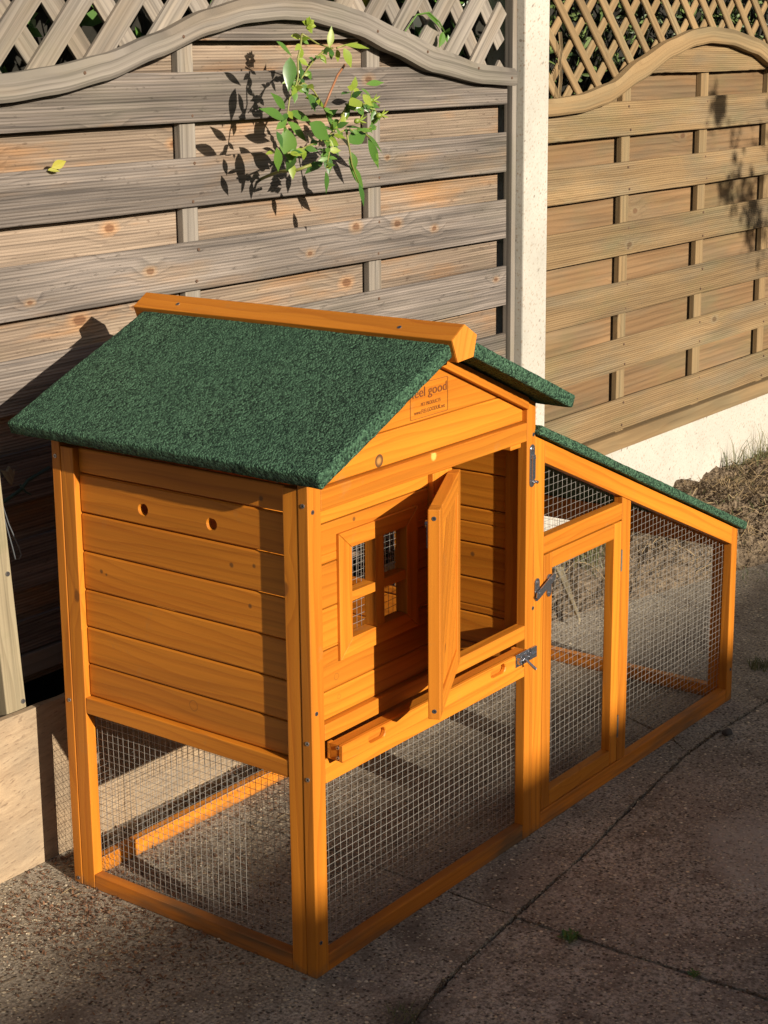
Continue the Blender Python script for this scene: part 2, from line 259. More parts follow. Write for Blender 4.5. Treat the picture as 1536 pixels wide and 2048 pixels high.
# ---------------------------------------------------------------- mesh helpers
class MB:
    def __init__(s): s.v = []; s.f = []; s.g = []; s.mi = []
    def add(s, vs, fs, gs, mi=0):
        b = len(s.v); s.v += [tuple(v) for v in vs]; s.g += [tuple(g) for g in gs]; s.f += [tuple(b+i for i in f) for f in fs]; s.mi += [mi]*len(fs)
    def off(s): return Vector((R.uniform(0, 50), R.uniform(0, 5), R.uniform(0, 5)))
    def box(s, x0, x1, y0, y1, z0, z1, ax=None, mi=0, T=None, off=None):
        if x0 > x1: x0, x1 = x1, x0
        dims = (x1-x0, y1-y0, z1-z0)
        if ax is None: ax = dims.index(max(dims))
        o = off or s.off(); others = [i for i in range(3) if i != ax]; others.sort(key=lambda i: -dims[i])
        vs = []; gs = []
        for i in range(8):
            p = Vector((x1 if i & 1 else x0, y1 if i & 2 else y0, z1 if i & 4 else z0))
            q = p-Vector((x0, y0, z0)); gs.append(o+Vector((q[ax], q[others[0]], q[others[1]]))); vs.append(T @ p if T else p)
        s.add(vs, [(0, 2, 3, 1), (4, 5, 7, 6), (0, 1, 5, 4), (2, 6, 7, 3), (0, 4, 6, 2), (1, 3, 7, 5)], gs, mi)
    def prism(s, pts, ext, along=None, mi=0, off=None):
        """pts: planar 3-D outline, ext: extrusion vector"""
        pts = [Vector(p) for p in pts]; ext = Vector(ext); o = off or s.off()
        nrm = Vector((0, 0, 0))
        for i in range(len(pts)): nrm += (pts[i]-pts[0]).cross(pts[(i+1) % len(pts)]-pts[0])
        if nrm.dot(ext) > 0: pts.reverse()
        al = Vector(along).normalized() if along else (pts[1]-pts[0]).normalized()
        e = ext.normalized()
        if abs(al.dot(e)) > .9: c1 = (pts[1]-pts[0]).normalized(); c2 = al.cross(c1)
        else: c2 = e; c1 = al.cross(e).normalized()
        n = len(pts); vs = pts+[p+ext for p in pts]; base = pts[0]
        gs = [o+Vector(((p-base).dot(al), (p-base).dot(c1), (p-base).dot(c2))) for p in vs]
        fs = [tuple(range(n)), tuple(range(2*n-1, n-1, -1))]+[(i, i+n, (i+1) % n+n, (i+1) % n) for i in range(n)]
        s.add(vs, fs, gs, mi)
    def cyl(s, p0, p1, r0, r1=None, n=12, mi=0, cap=True):
        p0 = Vector(p0); p1 = Vector(p1); r1 = r0 if r1 is None else r1; d = (p1-p0).normalized()
        a = d.orthogonal().normalized(); b = d.cross(a); vs = []; o = s.off()
        for p, r in ((p0, r0), (p1, r1)):
            for i in range(n):
                t = 2*math.pi*i/n; vs.append(p+a*math.cos(t)*r+b*math.sin(t)*r)
        fs = [(i, (i+1) % n, (i+1) % n+n, i+n) for i in range(n)]
        if cap: fs += [tuple(range(n-1, -1, -1)), tuple(range(n, 2*n))]
        s.add(vs, fs, [o+Vector(((v-p0).dot(d), (v-p0).dot(a), (v-p0).dot(b))) for v in vs], mi)
    def tube(s, pts, r, n=5, mi=0):
        pts = [Vector(p) for p in pts]; rr = r if isinstance(r, (list, tuple)) else [r]*len(pts); vs = []; fs = []; o = s.off(); gs = []
        ref = None
        for i, p in enumerate(pts):
            d = (pts[min(i+1, len(pts)-1)]-pts[max(i-1, 0)]).normalized()
            a = d.orthogonal().normalized() if ref is None else (ref-d*ref.dot(d)).normalized()
            ref = a; b = d.cross(a)
            for k in range(n):
                t = 2*math.pi*k/n; vs.append(p+a*math.cos(t)*rr[i]+b*math.sin(t)*rr[i]); gs.append(o+Vector((i*.01, math.cos(t)*.01, math.sin(t)*.01)))
        for i in range(len(pts)-1):
            for k in range(n): fs.append((i*n+k, i*n+(k+1) % n, (i+1)*n+(k+1) % n, (i+1)*n+k))
        fs += [tuple(range(n-1, -1, -1)), tuple(range((len(pts)-1)*n, len(pts)*n))]
        s.add(vs, fs, gs, mi)
    def leaf(s, base, tip, w, up, fold=.25, mi=0, serr=0., droop=.12, n=5):
        base = Vector(base); tip = Vector(tip); ax = tip-base; L = ax.length; ax = ax/L
        side = ax.cross(Vector(up)).normalized(); nn = side.cross(ax).normalized(); g = R.random()
        vs = []; fs = []; prof = [0, .62, .95, .98, .72, .34, 0][:] if n >= 5 else [0, .8, .9, 0]
        m_ = len(prof)
        for i, q in enumerate(prof):
            t = i/(m_-1); c = base+ax*L*t-nn*(droop*L*(t-.2)**2)
            ww = w/2*q
            vs += [c+side*ww+nn*abs(ww)*fold, c, c-side*ww+nn*abs(ww)*fold]
        for i in range(m_-1):
            a = i*3; fs += [(a, a+1, a+4, a+3), (a+1, a+2, a+5, a+4)]
        s.add(vs, fs, [(g, 0, 0)]*len(vs), mi)
    def build(s, name, mats, parent=None, bevel=0, smooth=False, seg=2):
        me = bpy.data.meshes.new(name); me.from_pydata(s.v, [], s.f); 
        if not isinstance(mats, (list, tuple)): mats = [mats]
        for m_ in mats: me.materials.append(m_)
        if len(mats) > 1: me.polygons.foreach_set('material_index', s.mi)
        a = me.attributes.new('gc', 'FLOAT_VECTOR', 'POINT'); a.data.foreach_set('vector', [c for g in s.g for c in g])
        if smooth: me.polygons.foreach_set('use_smooth', [True]*len(me.polygons))
        o = bpy.data.objects.new(name, me); SC.collection.objects.link(o)
        if parent: o.parent = parent
        if bevel:
            b = o.modifiers.new('bevel', 'BEVEL'); b.width = bevel; b.segments = seg; b.limit_method = 'ANGLE'; b.angle_limit = math.radians(35)
        me.update(); return o
def tag(o, label=None, cat=None, group=None, kind=None):
    if label: o['label'] = label
    if cat: o['category'] = cat
    if group: o['group'] = group
    if kind: o['kind'] = kind
    return o
def empty(name, loc=(0, 0, 0)):
    o = bpy.data.objects.new(name, None); SC.collection.objects.link(o); o.location = loc; o.empty_display_size = .1; return o
def part(name, mat, parent, fn, bevel=.0012, **k):
    b = MB(); fn(b); o = b.build(name, mat, parent, bevel, **k)
    if parent is not None and parent.location.length > 0 : o.matrix_parent_inverse = Matrix.Translation(-parent.location)
    return o
def plate(name, mat, parent, outline, holes, origin, ux, uz, ext, along=0, bevel=0):
    """flat plate with holes; outline/holes are 2-D loops in (ux, uz)"""
    bm = bmesh.new(); origin = Vector(origin); ux = Vector(ux); uz = Vector(uz); ext = Vector(ext)
    loops = []
    for lp in [outline]+holes:
        vs = [bm.verts.new(origin+ux*a+uz*b) for a, b in lp]; es = [bm.edges.new((vs[i], vs[(i+1) % len(vs)])) for i in range(len(vs))]; loops.append((vs, es))
    bmesh.ops.triangle_fill(bm, use_beauty=True, use_dissolve=False, edges=[e for _, es in loops for e in es])
    front = list(bm.faces); mp = {}
    for vs, _ in loops:
        for v in vs: mp[v] = bm.verts.new(v.co+ext)
    for f in front: bm.faces.new([mp[v] for v in reversed(f.verts)])
    for vs, _ in loops:
        for i in range(len(vs)):
            a, b = vs[i], vs[(i+1) % len(vs)]; bm.faces.new((a, b, mp[b], mp[a]))
    bmesh.ops.recalc_face_normals(bm, faces=bm.faces)
    bm.verts.ensure_lookup_table(); o_ = Vector((R.uniform(0, 50), R.uniform(0, 5), R.uniform(0, 5)))
    me = bpy.data.meshes.new(name); gs = []
    for v in bm.verts:
        d = v.co-origin; q = (d.dot(ux), d.dot(uz), d.dot(ext.normalized())); g = (q[0], q[1], q[2]) if along == 0 else (q[1], q[0], q[2]); gs += [g[0]+o_[0], g[1]+o_[1], g[2]+o_[2]]
    bm.to_mesh(me); bm.free(); me.materials.append(mat)
    a = me.attributes.new('gc', 'FLOAT_VECTOR', 'POINT'); a.data.foreach_set('vector', gs)
    o = bpy.data.objects.new(name, me); SC.collection.objects.link(o); o.parent = parent
    if bevel:
        b = o.modifiers.new('bevel', 'BEVEL'); b.width = bevel; b.segments = 1; b.limit_method = 'ANGLE'; b.angle_limit = math.radians(35)
    return o
def circ(cx, cy, r, n=20): return [(cx+r*math.cos(2*math.pi*i/n), cy+r*math.sin(2*math.pi*i/n)) for i in range(n)]
def stad(x0, x1, z0, z1, n=6):
    r = (z1-z0)/2; zc = (z0+z1)/2; out = []
    for i in range(n+1): t = math.pi/2-math.pi*i/n; out.append((x1-r+r*math.cos(t), zc+r*math.sin(t)))
    for i in range(n+1): t = -math.pi/2-math.pi*i/n; out.append((x0+r+r*math.cos(t), zc+r*math.sin(t)))
    return out
def nz(x, y=0., z=0.): return noise.noise(Vector((x, y, z)))
def wires(name, parent, u0, u1, z0, z1, place, pitch=.0127, pz=None, rad=.00035, top=None, bow=.004, seed=0.):
    """welded wire grid; place(u, z, d) -> 3-D point"""
    b = MB()
    def P(u, z):
        d = bow*nz(u*3+seed, z*3, 1.7)+.0012*nz(u*25+seed, z*25, 4.)
        return place(u+.0022*nz(u*4+seed, z*5, 9.), z+.0022*nz(u*5, z*4+seed, 20.), d)
    def run(pts):
        if len(pts) > 1: b.tube(pts, rad, 4)
    u = u0+pitch*.4
    while u < u1:
        zt = min(z1, top(u)) if top else z1; n = max(1, int((zt-z0)/.03))
        if zt > z0+.004: run([P(u, z0+(zt-z0)*i/n) for i in range(n+1)])
        u += pitch
    z = z0+pitch*.5
    while z < z1:
        ue = u1
        if top:
            while ue > u0 and top(ue) < z: ue -= .003
        n = max(1, int((ue-u0)/.03))
        if ue > u0+.004: run([P(u0+(ue-u0)*i/n, z) + Vector((0, 0, 0)) for i in range(n+1)])
        z += (pz or pitch)
    return b.build(name, M['wire'], parent, smooth=True)
ROSE_LEAVES= [((0.685, 0.584, 1.351), (0.668, 0.574, 1.301), 0.0177, 2), ((0.683, 0.597, 1.256), (0.643, 0.588, 1.282), 0.0114, 1), ((0.649, 0.57, 1.24), (0.593, 0.568, 1.259), 0.0152, 1), ((0.743, 0.638, 1.249), (0.813, 0.646, 1.233), 0.0127, 1), ((0.724, 0.626, 1.232), (0.768, 0.62, 1.199), 0.0152, 1), ((0.696, 0.608, 1.222), (0.701, 0.603, 1.167), 0.0228, 1), ((0.731, 0.579, 1.23), (0.772, 0.569, 1.202), 0.0228, 1), ((0.638, 0.582, 1.189), (0.655, 0.592, 1.15), 0.0127, 1), ((0.664, 0.631, 1.174), (0.699, 0.639, 1.178), 0.0056, 0), ((0.737, 0.629, 1.155), (0.731, 0.622, 1.129), 0.0101, 0), ((0.727, 0.59, 1.179), (0.73, 0.593, 1.163), 0.0076, 0), ((0.826, 0.624, 1.152), (0.789, 0.632, 1.136), 0.0152, 2), ((0.854, 0.635, 1.161), (0.845, 0.625, 1.133), 0.0127, 2), ((0.821, 0.614, 1.134), (0.83, 0.618, 1.097), 0.0101, 2), ((0.787, 0.606, 1.178), (0.811, 0.598, 1.171), 0.0089, 2), ((0.826, 0.603, 1.194), (0.835, 0.593, 1.168), 0.0089, 2), ((0.89, 0.64, 1.201), (0.936, 0.648, 1.18), 0.0203, 2), ((0.885, 0.609, 1.186), (0.932, 0.604, 1.2), 0.0203, 1), ((0.99, 0.638, 1.189), (1.024, 0.639, 1.135), 0.0127, 1), ((0.978, 0.636, 1.198), (1.044, 0.644, 1.164), 0.0101, 1), ((0.894, 0.606, 1.167), (0.899, 0.604, 1.133), 0.0127, 1), ((0.894, 0.613, 1.141), (0.935, 0.611, 1.101), 0.0139, 1), ((0.879, 0.578, 1.108), (0.889, 0.573, 1.07), 0.0101, 2), ((0.904, 0.63, 1.214), (0.939, 0.619, 1.213), 0.0076, 2), ((0.84, 0.569, 1.259), (0.882, 0.572, 1.265), 0.0177, 0), ((0.839, 0.587, 1.279), (0.865, 0.588, 1.284), 0.0071, 2), ((0.923, 0.603, 1.288), (0.949, 0.599, 1.274), 0.0076, 1), ((0.994, 0.645, 1.295), (1.037, 0.637, 1.298), 0.0089, 1), ((0.921, 0.598, 1.277), (0.938, 0.591, 1.258), 0.0114, 0), ((0.773, 0.616, 1.281), (0.787, 0.61, 1.254), 0.0215, 2), ((0.77, 0.594, 1.268), (0.8, 0.599, 1.26), 0.0089, 0), ((0.655, 0.591, 1.379), (0.697, 0.592, 1.357), 0.0096, 1), ((0.752, 0.637, 1.389), (0.773, 0.628, 1.387), 0.0089, 0), ((0.827, 0.57, 1.366), (0.839, 0.563, 1.335), 0.0127, 0), ((0.877, 0.626, 1.364), (0.885, 0.629, 1.343), 0.0089, 0), ((0.849, 0.584, 1.371), (0.913, 0.58, 1.368), 0.0089, 0), ((0.795, 0.579, 1.366), (0.801, 0.578, 1.4), 0.0096, 0), ((0.69, 0.568, 1.347), (0.704, 0.573, 1.308), 0.0101, 2), ((0.857, 0.637, 1.245), (0.885, 0.648, 1.217), 0.0127, 2), ((0.794, 0.624, 1.226), (0.835, 0.635, 1.216), 0.0089, 2), ((0.85, 0.567, 1.287), (0.851, 0.561, 1.308), 0.0096, 0), ((0.77, 0.642, 1.314), (0.745, 0.649, 1.304), 0.0076, 0), ((0.712, 0.598, 1.172), (0.7, 0.609, 1.147), 0.0152, 2), ((0.758, 0.615, 1.213), (0.8, 0.622, 1.19), 0.0152, 2), ((0.647, 0.589, 1.218), (0.653, 0.581, 1.193), 0.0101, 2), ((0.799, 0.601, 1.219), (0.825, 0.592, 1.21), 0.0114, 2)]
ROSE_STEMS= [[(0.733, 0.595, 1.391), (0.729, 0.595, 1.369), (0.72, 0.595, 1.347), (0.72, 0.595, 1.315), (0.712, 0.595, 1.295), (0.694, 0.595, 1.276), (0.687, 0.595, 1.248), (0.679, 0.595, 1.231), (0.68, 0.595, 1.222)], [(0.838, 0.605, 1.366), (0.808, 0.605, 1.359), (0.787, 0.605, 1.349), (0.762, 0.605, 1.329), (0.745, 0.605, 1.314), (0.724, 0.605, 1.295)], [(0.733, 0.615, 1.295), (0.761, 0.615, 1.302), (0.789, 0.615, 1.288), (0.81, 0.615, 1.267), (0.834, 0.615, 1.235), (0.859, 0.615, 1.214)], [(0.684, 0.595, 1.176), (0.717, 0.595, 1.179), (0.762, 0.595, 1.19), (0.804, 0.595, 1.198), (0.834, 0.595, 1.218), (0.86, 0.595, 1.248), (0.878, 0.595, 1.268), (0.887, 0.595, 1.291)], [(0.821, 0.605, 1.2), (0.872, 0.605, 1.21), (0.925, 0.605, 1.208), (0.974, 0.605, 1.213)], [(0.938, 0.615, 1.208), (0.965, 0.615, 1.19)], [(0.804, 0.595, 1.198), (0.809, 0.595, 1.169), (0.8, 0.595, 1.141)], [(0.877, 0.605, 1.208), (0.885, 0.605, 1.176), (0.893, 0.605, 1.143), (0.914, 0.605, 1.105)], [(0.886, 0.615, 1.247), (0.926, 0.615, 1.258), (0.97, 0.615, 1.257), (0.997, 0.615, 1.232)], [(0.838, 0.595, 1.366), (0.863, 0.595, 1.371), (0.902, 0.595, 1.376)], [(0.746, 0.605, 1.392), (0.768, 0.605, 1.384), (0.792, 0.605, 1.374), (0.833, 0.605, 1.366)], [(0.761, 0.615, 1.314), (0.779, 0.615, 1.339), (0.799, 0.615, 1.349)]]
ROSE_HIPS= [(0.984, 0.605, 1.233), (0.957, 0.605, 1.263), (0.912, 0.605, 1.225)]
ROSE_FLOWER= (0.76, 0.605, 1.407)
# ================================================================= SETTING
gb = MB(); gb.box(-60, 60, -60, 60, -.5, -.022); g0 = gb.build('ground', M['soil']); tag(g0, 'bare soil ground around and below the concrete patio', 'ground', kind='structure')
def jag(pts, amp=.0035, step=.02, seed=0.):
    out = []
    for a, b in zip(pts[:-1], pts[1:]):
        a = Vector(a); b = Vector(b); n = max(1, int((b-a).length/step)); d = (b-a).normalized(); pn = Vector((-d.y, d.x))
        for i in range(n):
            p = a+(b-a)*i/n; e = (nz(p.x*14+seed, p.y*14, 2.)+.6*nz(p.x*60+seed, p.y*60, 5.)+.5*nz(p.x*130, p.y*130+seed, 8.))*amp*2
            out.append((p+pn*e) if i or out else Vector(a))
    out.append(Vector(pts[-1])); return out
def shift(pl, dx, dy): return [Vector((p.x+dx, p.y+dy)) for p in pl]
A1 = [(-4, -.62), (-.014, -.182), (.114, -.155), (.341, -.134)]; A2 = [(.341, -.134), (.616, -.112), (.85, -.082), (1.099, -.056)]; A3 = [(1.099, -.056), (1.241, -.056), (1.452, -.065), (2.2, -.03), (5, .05)]
X1u = [(.341, -.134), (.344, -.006), (.35, .3), (.34, .63)]; X1d = [(.341, -.134), (.346, -.269), (.351, -.413), (.356, -.561), (.36, -3.5)]; X2 = [(1.099, -.056), (1.143, 0), (1.26, .3), (1.22, .63)]
def slab(name, loop, label, dz=0.):
    b = MB(); pts = [(p.x, p.y, dz) for p in loop]; b.prism(pts, (0, 0, -.03), along=(1, 0, 0))
    o = b.build(name, M['patio'], None); md = o.modifiers.new('tri', 'TRIANGULATE'); tag(o, label, 'patio', kind='structure'); return o
g = .0024
def J(p, dx, dy, s, amp=.0019): return shift(jag(p, amp, .008, s), dx, dy)
slab('patio', J(A1, 0, g, 1)+J(X1u, -g, 0, 2)[1:]+[Vector((.34-g, .64)), Vector((-4, .64))], 'patio concrete left of the cross joint behind the long joint')
slab('patio', J(A2, 0, g, 3)+J(X2, -g, 0, 4)[1:]+[Vector((.34+g, .64))]+list(reversed(J(X1u, g, 0, 5)))[:-1], 'patio concrete beneath the right half of the hutch')
slab('patio', J(A3, 0, g, 6)+[Vector((5, .35)), Vector((2.2, .66)), Vector((1.22+g, .66))]+list(reversed(J(X2, g, 0, 7)))[:-1], 'patio concrete at the far end of the hutch run')
slab('patio', [Vector((-4, -3.5)), Vector((.36-g, -3.5))]+list(reversed(J(X1d, -g, 0, 8)))[1:-1]+list(reversed(J(A1, 0, -g, 9))), 'patio concrete in the left foreground', -.0035)
slab('patio', J(X1d, g, 0, 10)[::-1][:-1][:]+J(A2, 0, -g, 11)+J(A3, 0, -g, 12)[1:]+[Vector((5, -3.5))], 'patio concrete in the right foreground', -.002)
# soil bank along the right board
def bank_h(x, y):
    edge = min(1.0, max(0, (x-(1.52+max(0, .60-y)*.75))/.55)); a = max(0., min(1., (y-(.545-.28*max(0, x-1.7)))/.22)); a = max(0, a)
    h = .105*edge**.6*min(1, a*1.3)**.8
    return h+(.026*nz(x*7, y*7)+.018*nz(x*22, y*22)+.010*nz(x*60, y*60))*min(1, h*30)-.006
sb = MB(); NX, NY = 260, 84; vs = []
for j in range(NY+1):
    for i in range(NX+1):
        x = 1.5+i*2.5/NX; y = -.10+j*.86/NY; vs.append((x, y, bank_h(x, y)+.002*nz(x*150, y*150)))
sb.add(vs, [(j*(NX+1)+i, j*(NX+1)+i+1, (j+1)*(NX+1)+i+1, (j+1)*(NX+1)+i) for j in range(NY) for i in range(NX)], [(0, 0, 0)]*len(vs))
bank = sb.build('soil_bank', M['soil'], None, smooth=False); tag(bank, 'raised bank of crumbly soil against the pale gravel board', 'soil', kind='structure')
# ================================================================= FENCES
def interp(tab, x):
    if x <= tab[0][0]: return tab[0][1]
    for (a, u), (b, v) in zip(tab[:-1], tab[1:]):
        if x <= b:
            t = (x-a)/(b-a); t = t*t*(3-2*t)*.35+t*.65; return u+(v-u)*t
    return tab[-1][1]
UPL = [(-.5, 1.325), (-.05, 1.322), (.134, 1.331), (.245, 1.342), (.364, 1.361), (.49, 1.395), (.625, 1.438), (.735, 1.460), (.84, 1.468), (.919, 1.468), (1.0, 1.458), (1.081, 1.443), (1.255, 1.398), (1.386, 1.361), (1.545, 1.327), (1.69, 1.316)]
LOL = [(-.5, 1.280), (-.05, 1.277), (.13, 1.284), (.242, 1.295), (.361, 1.316), (.488, 1.353), (.623, 1.393), (.735, 1.415), (.84, 1.422), (.919, 1.420), (.997, 1.408), (1.081, 1.392), (1.197, 1.357), (1.347, 1.313), (1.545, 1.284), (1.69, 1.276)]
UPR = [(1.80, 1.240), (1.866, 1.241), (1.994, 1.247), (2.159, 1.274), (2.294, 1.329), (2.464, 1.379), (2.60, 1.406), (2.70, 1.415), (2.825, 1.409), (2.992, 1.385), (3.119, 1.356), (3.3, 1.30), (3.45, 1.262), (3.65, 1.241)]
LOR = [(1.80, 1.199), (1.867, 1.200), (1.996, 1.204), (2.12, 1.220), (2.292, 1.273), (2.467, 1.333), (2.60, 1.362), (2.70, 1.371), (2.829, 1.365), (2.997, 1.338), (3.126, 1.296), (3.3, 1.255), (3.45, 1.222), (3.65, 1.200)]
def sboard(b, x0, x1, z0, z1, y, th, wob=.0016, bend=0., top=None, seed=0., step=.05):
    """long horizontal board, slightly wavy, clipped under an arch"""
    n = int((x1-x0)/step)+1; off = b.off(); prev = None
    for i in range(n+1):
        x = x0+(x1-x0)*i/n; zt = z1+wob*nz(x*3+seed, 7); zb = z0+wob*nz(x*3+seed, 31.)+wob*.35*nz(x*30+seed, 3.)
        if top: zt = min(zt, top(x))
        yy = y+bend*math.sin(x*7.0+seed)
        ok = zt > zb+.004
        q = [(x, yy, zb), (x, yy, zt), (x, yy+th, zt), (x, yy+th, zb)] if ok else None
        if q and prev:
            gs = [off+Vector((p[0], p[2]-z0, p[1]-y)) for p in prev+q]
            b.add(prev+q, [(0, 1, 5, 4), (1, 2, 6, 5), (2, 3, 7, 6), (3, 0, 4, 7)]+([(0, 3, 2, 1)] if first else [])+([(4, 5, 6, 7)] if i == n else []), gs); first = False
        elif q: first = True
        prev = q
def band(b, up, lo, x0, x1, y0, y1, step=.02):
    n = int((x1-x0)/step); off = b.off(); prev = None
    for i in range(n+1):
        x = x0+(x1-x0)*i/n; u = interp(up, x); l_ = interp(lo, x); ymid = y0+.004
        q = [(x, y0, l_+.006), (x, y0, u-.010), (x, y0+.007, u), (x, y1, u), (x, y1, l_), (x, y0+.004, l_)]
        gs = [off+Vector((x, (k in (1, 2, 3))*(u-l_), 0)) for k in range(6)]
        if prev: b.add(prev[0]+q, [(k, (k+1) % 6, (k+1) % 6+6, k+6) for k in range(6)]+([(5, 4, 3, 2, 1, 0)] if i == 1 else [])+([(6, 7, 8, 9, 10, 11)] if i == n else []), prev[1]+gs)
        prev = (q, gs)
def lattice(b, x0, x1, sgn, slope, spacing, w, y0, y1, lo, ztop, phase):
    k = (x0-3-phase)//spacing
    while True:
        xa = phase+k*spacing; k += 1
        if xa-3 > x1: break
        # centre line x = xa + sgn*slope*(z-1.3)
        z = 1.15; pts = []
        while z < ztop:
            x = xa+sgn*slope*(z-1.3)
            if x0+w*.2 < x < x1-w*.2 and z > lo(x): pts.append((x, z))
            z += .004
        if len(pts) < 5: continue
        (xa_, za), (xb, zb) = pts[0], pts[-1]; d = Vector((xb-xa_, 0, zb-za)).normalized(); p = Vector((d.z, 0, -d.x)); wj = w*R.uniform(.94, 1.06)
        P0 = Vector((xa_, y0, za)); P1 = Vector((xb+R.uniform(-.003, .003), y0+R.uniform(-.001, .001), zb))
        b.prism([P0-p*wj/2, P1-p*wj/2, P1+p*wj/2, P0+p*wj/2], (0, y1-y0, 0), along=d)
def fence(name, label, x0, x1, base, up, lo, lows, hts, battens, mf, mb, mp, mats_b, lat, backx=.0, gapx=.009):
    t = empty(name, ((x0+x1)/2, .76, base)); tag(t, label, 'fence panel', 'arched fence panels')
    def add(nm, mat, fn, bevel=.0015): 
        b = MB(); fn(b); o = b.build(nm, mat, t, bevel); o.matrix_parent_inverse = Matrix.Translation(-t.location); return o
    mid = lambda x: (interp(up, x)+interp(lo, x))/2
    n = 0
    for z, h in zip(lows, hts):
        add('front_board', mf, lambda b: sboard(b, x0, x1+.005, z, z+h, .750, .0085, bend=.0012, top=mid, seed=z*31), .002)
    for i in range(len(lows)):
        zb = lows[i]-.010-((lows[i]-(lows[i+1]+hts[i+1])) if i+1 < len(lows) else .06); zt = lows[i]+.014
        add('back_board', mb, lambda b: [sboard(b, a_, c_, zb, zt, .7775, .008, bend=.001, top=mid, seed=z*17+i) for a_, c_ in zip([x0+.004]+[q[0]+.002 for q in battens if q[0] > x0+.1], [q[0]-gapx for q in battens if q[0] > x0+.1]+[x1+backx])], .0015)
    ztop = lows[0]+hts[0]
    add('back_board', mb, lambda b: sboard(b, x0, x1-.02, ztop-.012, ztop+.085, .7775, .008, top=mid, seed=3.3), .0015)
    add('front_board', mp if name == 'old' else mf, lambda b: sboard(b, x0, x1, lat['cap'], 1.6, .7505, .0085, top=mid, seed=5.1, wob=.004, step=.02), .0015)
    for (xa, xb) in battens:
        add('batten', mp, lambda b: b.box(xa, xb, .7605, .7765, base, mid((xa+xb)/2), ax=2))
    add('arched_rail', mp, lambda b: band(b, up, lo, x0, x1+.006, .7235, .7493), .0)
    fl = add('lattice_slats', mp, lambda b: lattice(b, x0, x1, lat['s'], lat['slope'], lat['sp'], lat['w'], .7505, .7585, mid, 1.66, lat['ph']), lat['bev'])
    fb = add('lattice_slats', mp, lambda b: lattice(b, x0, x1, -lat['s'], lat['slope2'], lat['sp2'], lat['w2'], .7590, .7670, mid, 1.66, lat['ph2']), lat['bev'])
    return t, add
lowsL = [1.234, 1.077, .9185, .757, .598, .440, .327]
tL, addL = fence('fence_panel', 'weathered grey fence panel with wide lattice and arched rail left of the concrete post', -.5, 1.678, .285, UPL, LOL, lowsL, [.092, .092, .093, .095, .092, .092, .06],
    [(-.02, .026), (.571, .613), (1.151, 1.195)], M['grey'], M['brown'], M['greyplain'], None, dict(cap=1.383, s=1, slope=.93, sp=.1215, w=.043, ph=.188, slope2=.80, sp2=.1215, w2=.043, ph2=.265, bev=.0012), backx=.006, gapx=.002)
addL('stile', M['greyplain'], lambda b: b.box(1.6925, 1.7108, .742, .766, .26, 1.66), .0015)
addL('top_rail', M['greyplain'], lambda b: b.box(-.5, 1.688, .742, .79, 1.662, 1.70), .0015)
addL('bottom_rail', M['greyplain'], lambda b: b.box(-.5, 1.688, .742, .79, .285, .325), .0015)
lowsR = [1.134, .979, .8195, .6625, .507, .340]
tR, addR = fence('fence_panel', 'newer tan fence panel with narrow lattice right of the concrete post', 1.80, 3.66, .2885, UPR, LOR, lowsR, [.090, .088, .087, .087, .088, .088],
    [(1.80, 1.825), (2.258, 2.302), (2.709, 2.755), (3.152, 3.196), (3.60, 3.645)], M['tan'], M['tanback'], M['tanplain'], None, dict(cap=1.292, s=-1, slope=1.02, sp=.1130, w=.0255, ph=2.084, slope2=1.02, sp2=.113, w2=.0255, ph2=2.03, bev=.004))
addR('bottom_rail', M['tanplain'], lambda b: b.box(1.80, 3.66, .737, .79, .2895, .334), .003)
addR('top_rail', M['tanplain'], lambda b: b.box(1.80, 3.66, .742, .79, 1.662, 1.70), .0015)
# nails
def nail_mesh(r=.0034):
    b = MB(); b.cyl((0, .0, 0), (0, -.0012, 0), r, r*.8, 8); return b
nm0 = nail_mesh().build('nail', M['rust'], tL); nme = nm0.data; first = True
for t, lows, bat, hh in ((tL, lowsL, [.592, 1.173], .092), (tR, lowsR, [2.28, 2.732, 3.174], .088)):
    for z in lows:
        for x in bat:
            for dz in (.014, hh-.014):
                if z+dz > 1.31: continue
                o = nm0 if first else nm0.copy()
                if not first: SC.collection.objects.link(o)
                first = False; o.parent = t; o.matrix_parent_inverse = Matrix.Translation(-t.location); o.location = (x+R.uniform(-.008, .008), .7495, z+dz+R.uniform(-.004, .004))
for x in (.30, .55, 1.14, 1.32, 1.52, 1.66):
    o = nm0.copy(); SC.collection.objects.link(o); o.location = (x, .7232, (interp(UPL, x)+interp(LOL, x))/2+R.uniform(-.01, .01))
# concrete post and gravel board
b = MB(); b.box(1.7125, 1.8215, .720, .83, -.3, 1.95); o = b.build('concrete_post', M['concrete'], None, .004); tag(o, 'cream speckled concrete post between the two fence panels', 'concrete post')
b = MB(); b.box(1.815, 3.72, .752, .80, -.3, .2885); o = b.build('gravel_board', M['concrete'], None, .003); tag(o, 'cream speckled concrete gravel board under the tan fence panel', 'gravel board')
# chipboard sheet in front of the grey fence, split where the pale part ends
b = MB(); n = 60; prev = None
pts = [(-.9, .620, -.02)]
for i in range(n+1):
    x = -.9+2.55*i/n; pts.append((x, .620, .284+.0016*nz(x*20, 1.)+.0012*nz(x*70, 3.)))
pts.append((1.65, .620, -.02)); b.prism(pts, (0, .014, 0), along=(1, 0, 0))
o = b.build('chipboard_sheet', M['chip'], None, .001); tag(o, 'long weathered chipboard sheet standing on edge below the grey fence', 'board')
b = MB(); b.box(0, .043, 0, .03, 0, .50)
o = b.build('wooden_post', M['pale'], None, .002); o.location = (-.026, .640, .262); o.rotation_euler = (0, math.radians(-3.6), 0); tag(o, 'pale sawn timber post rising behind the chipboard at the left edge', 'post')
s = MB(); s.cyl((.034, -.0005, .26), (.034, -.0022, .26), .0045, .004, 12); q = s.build('screw', M['steel'], o)
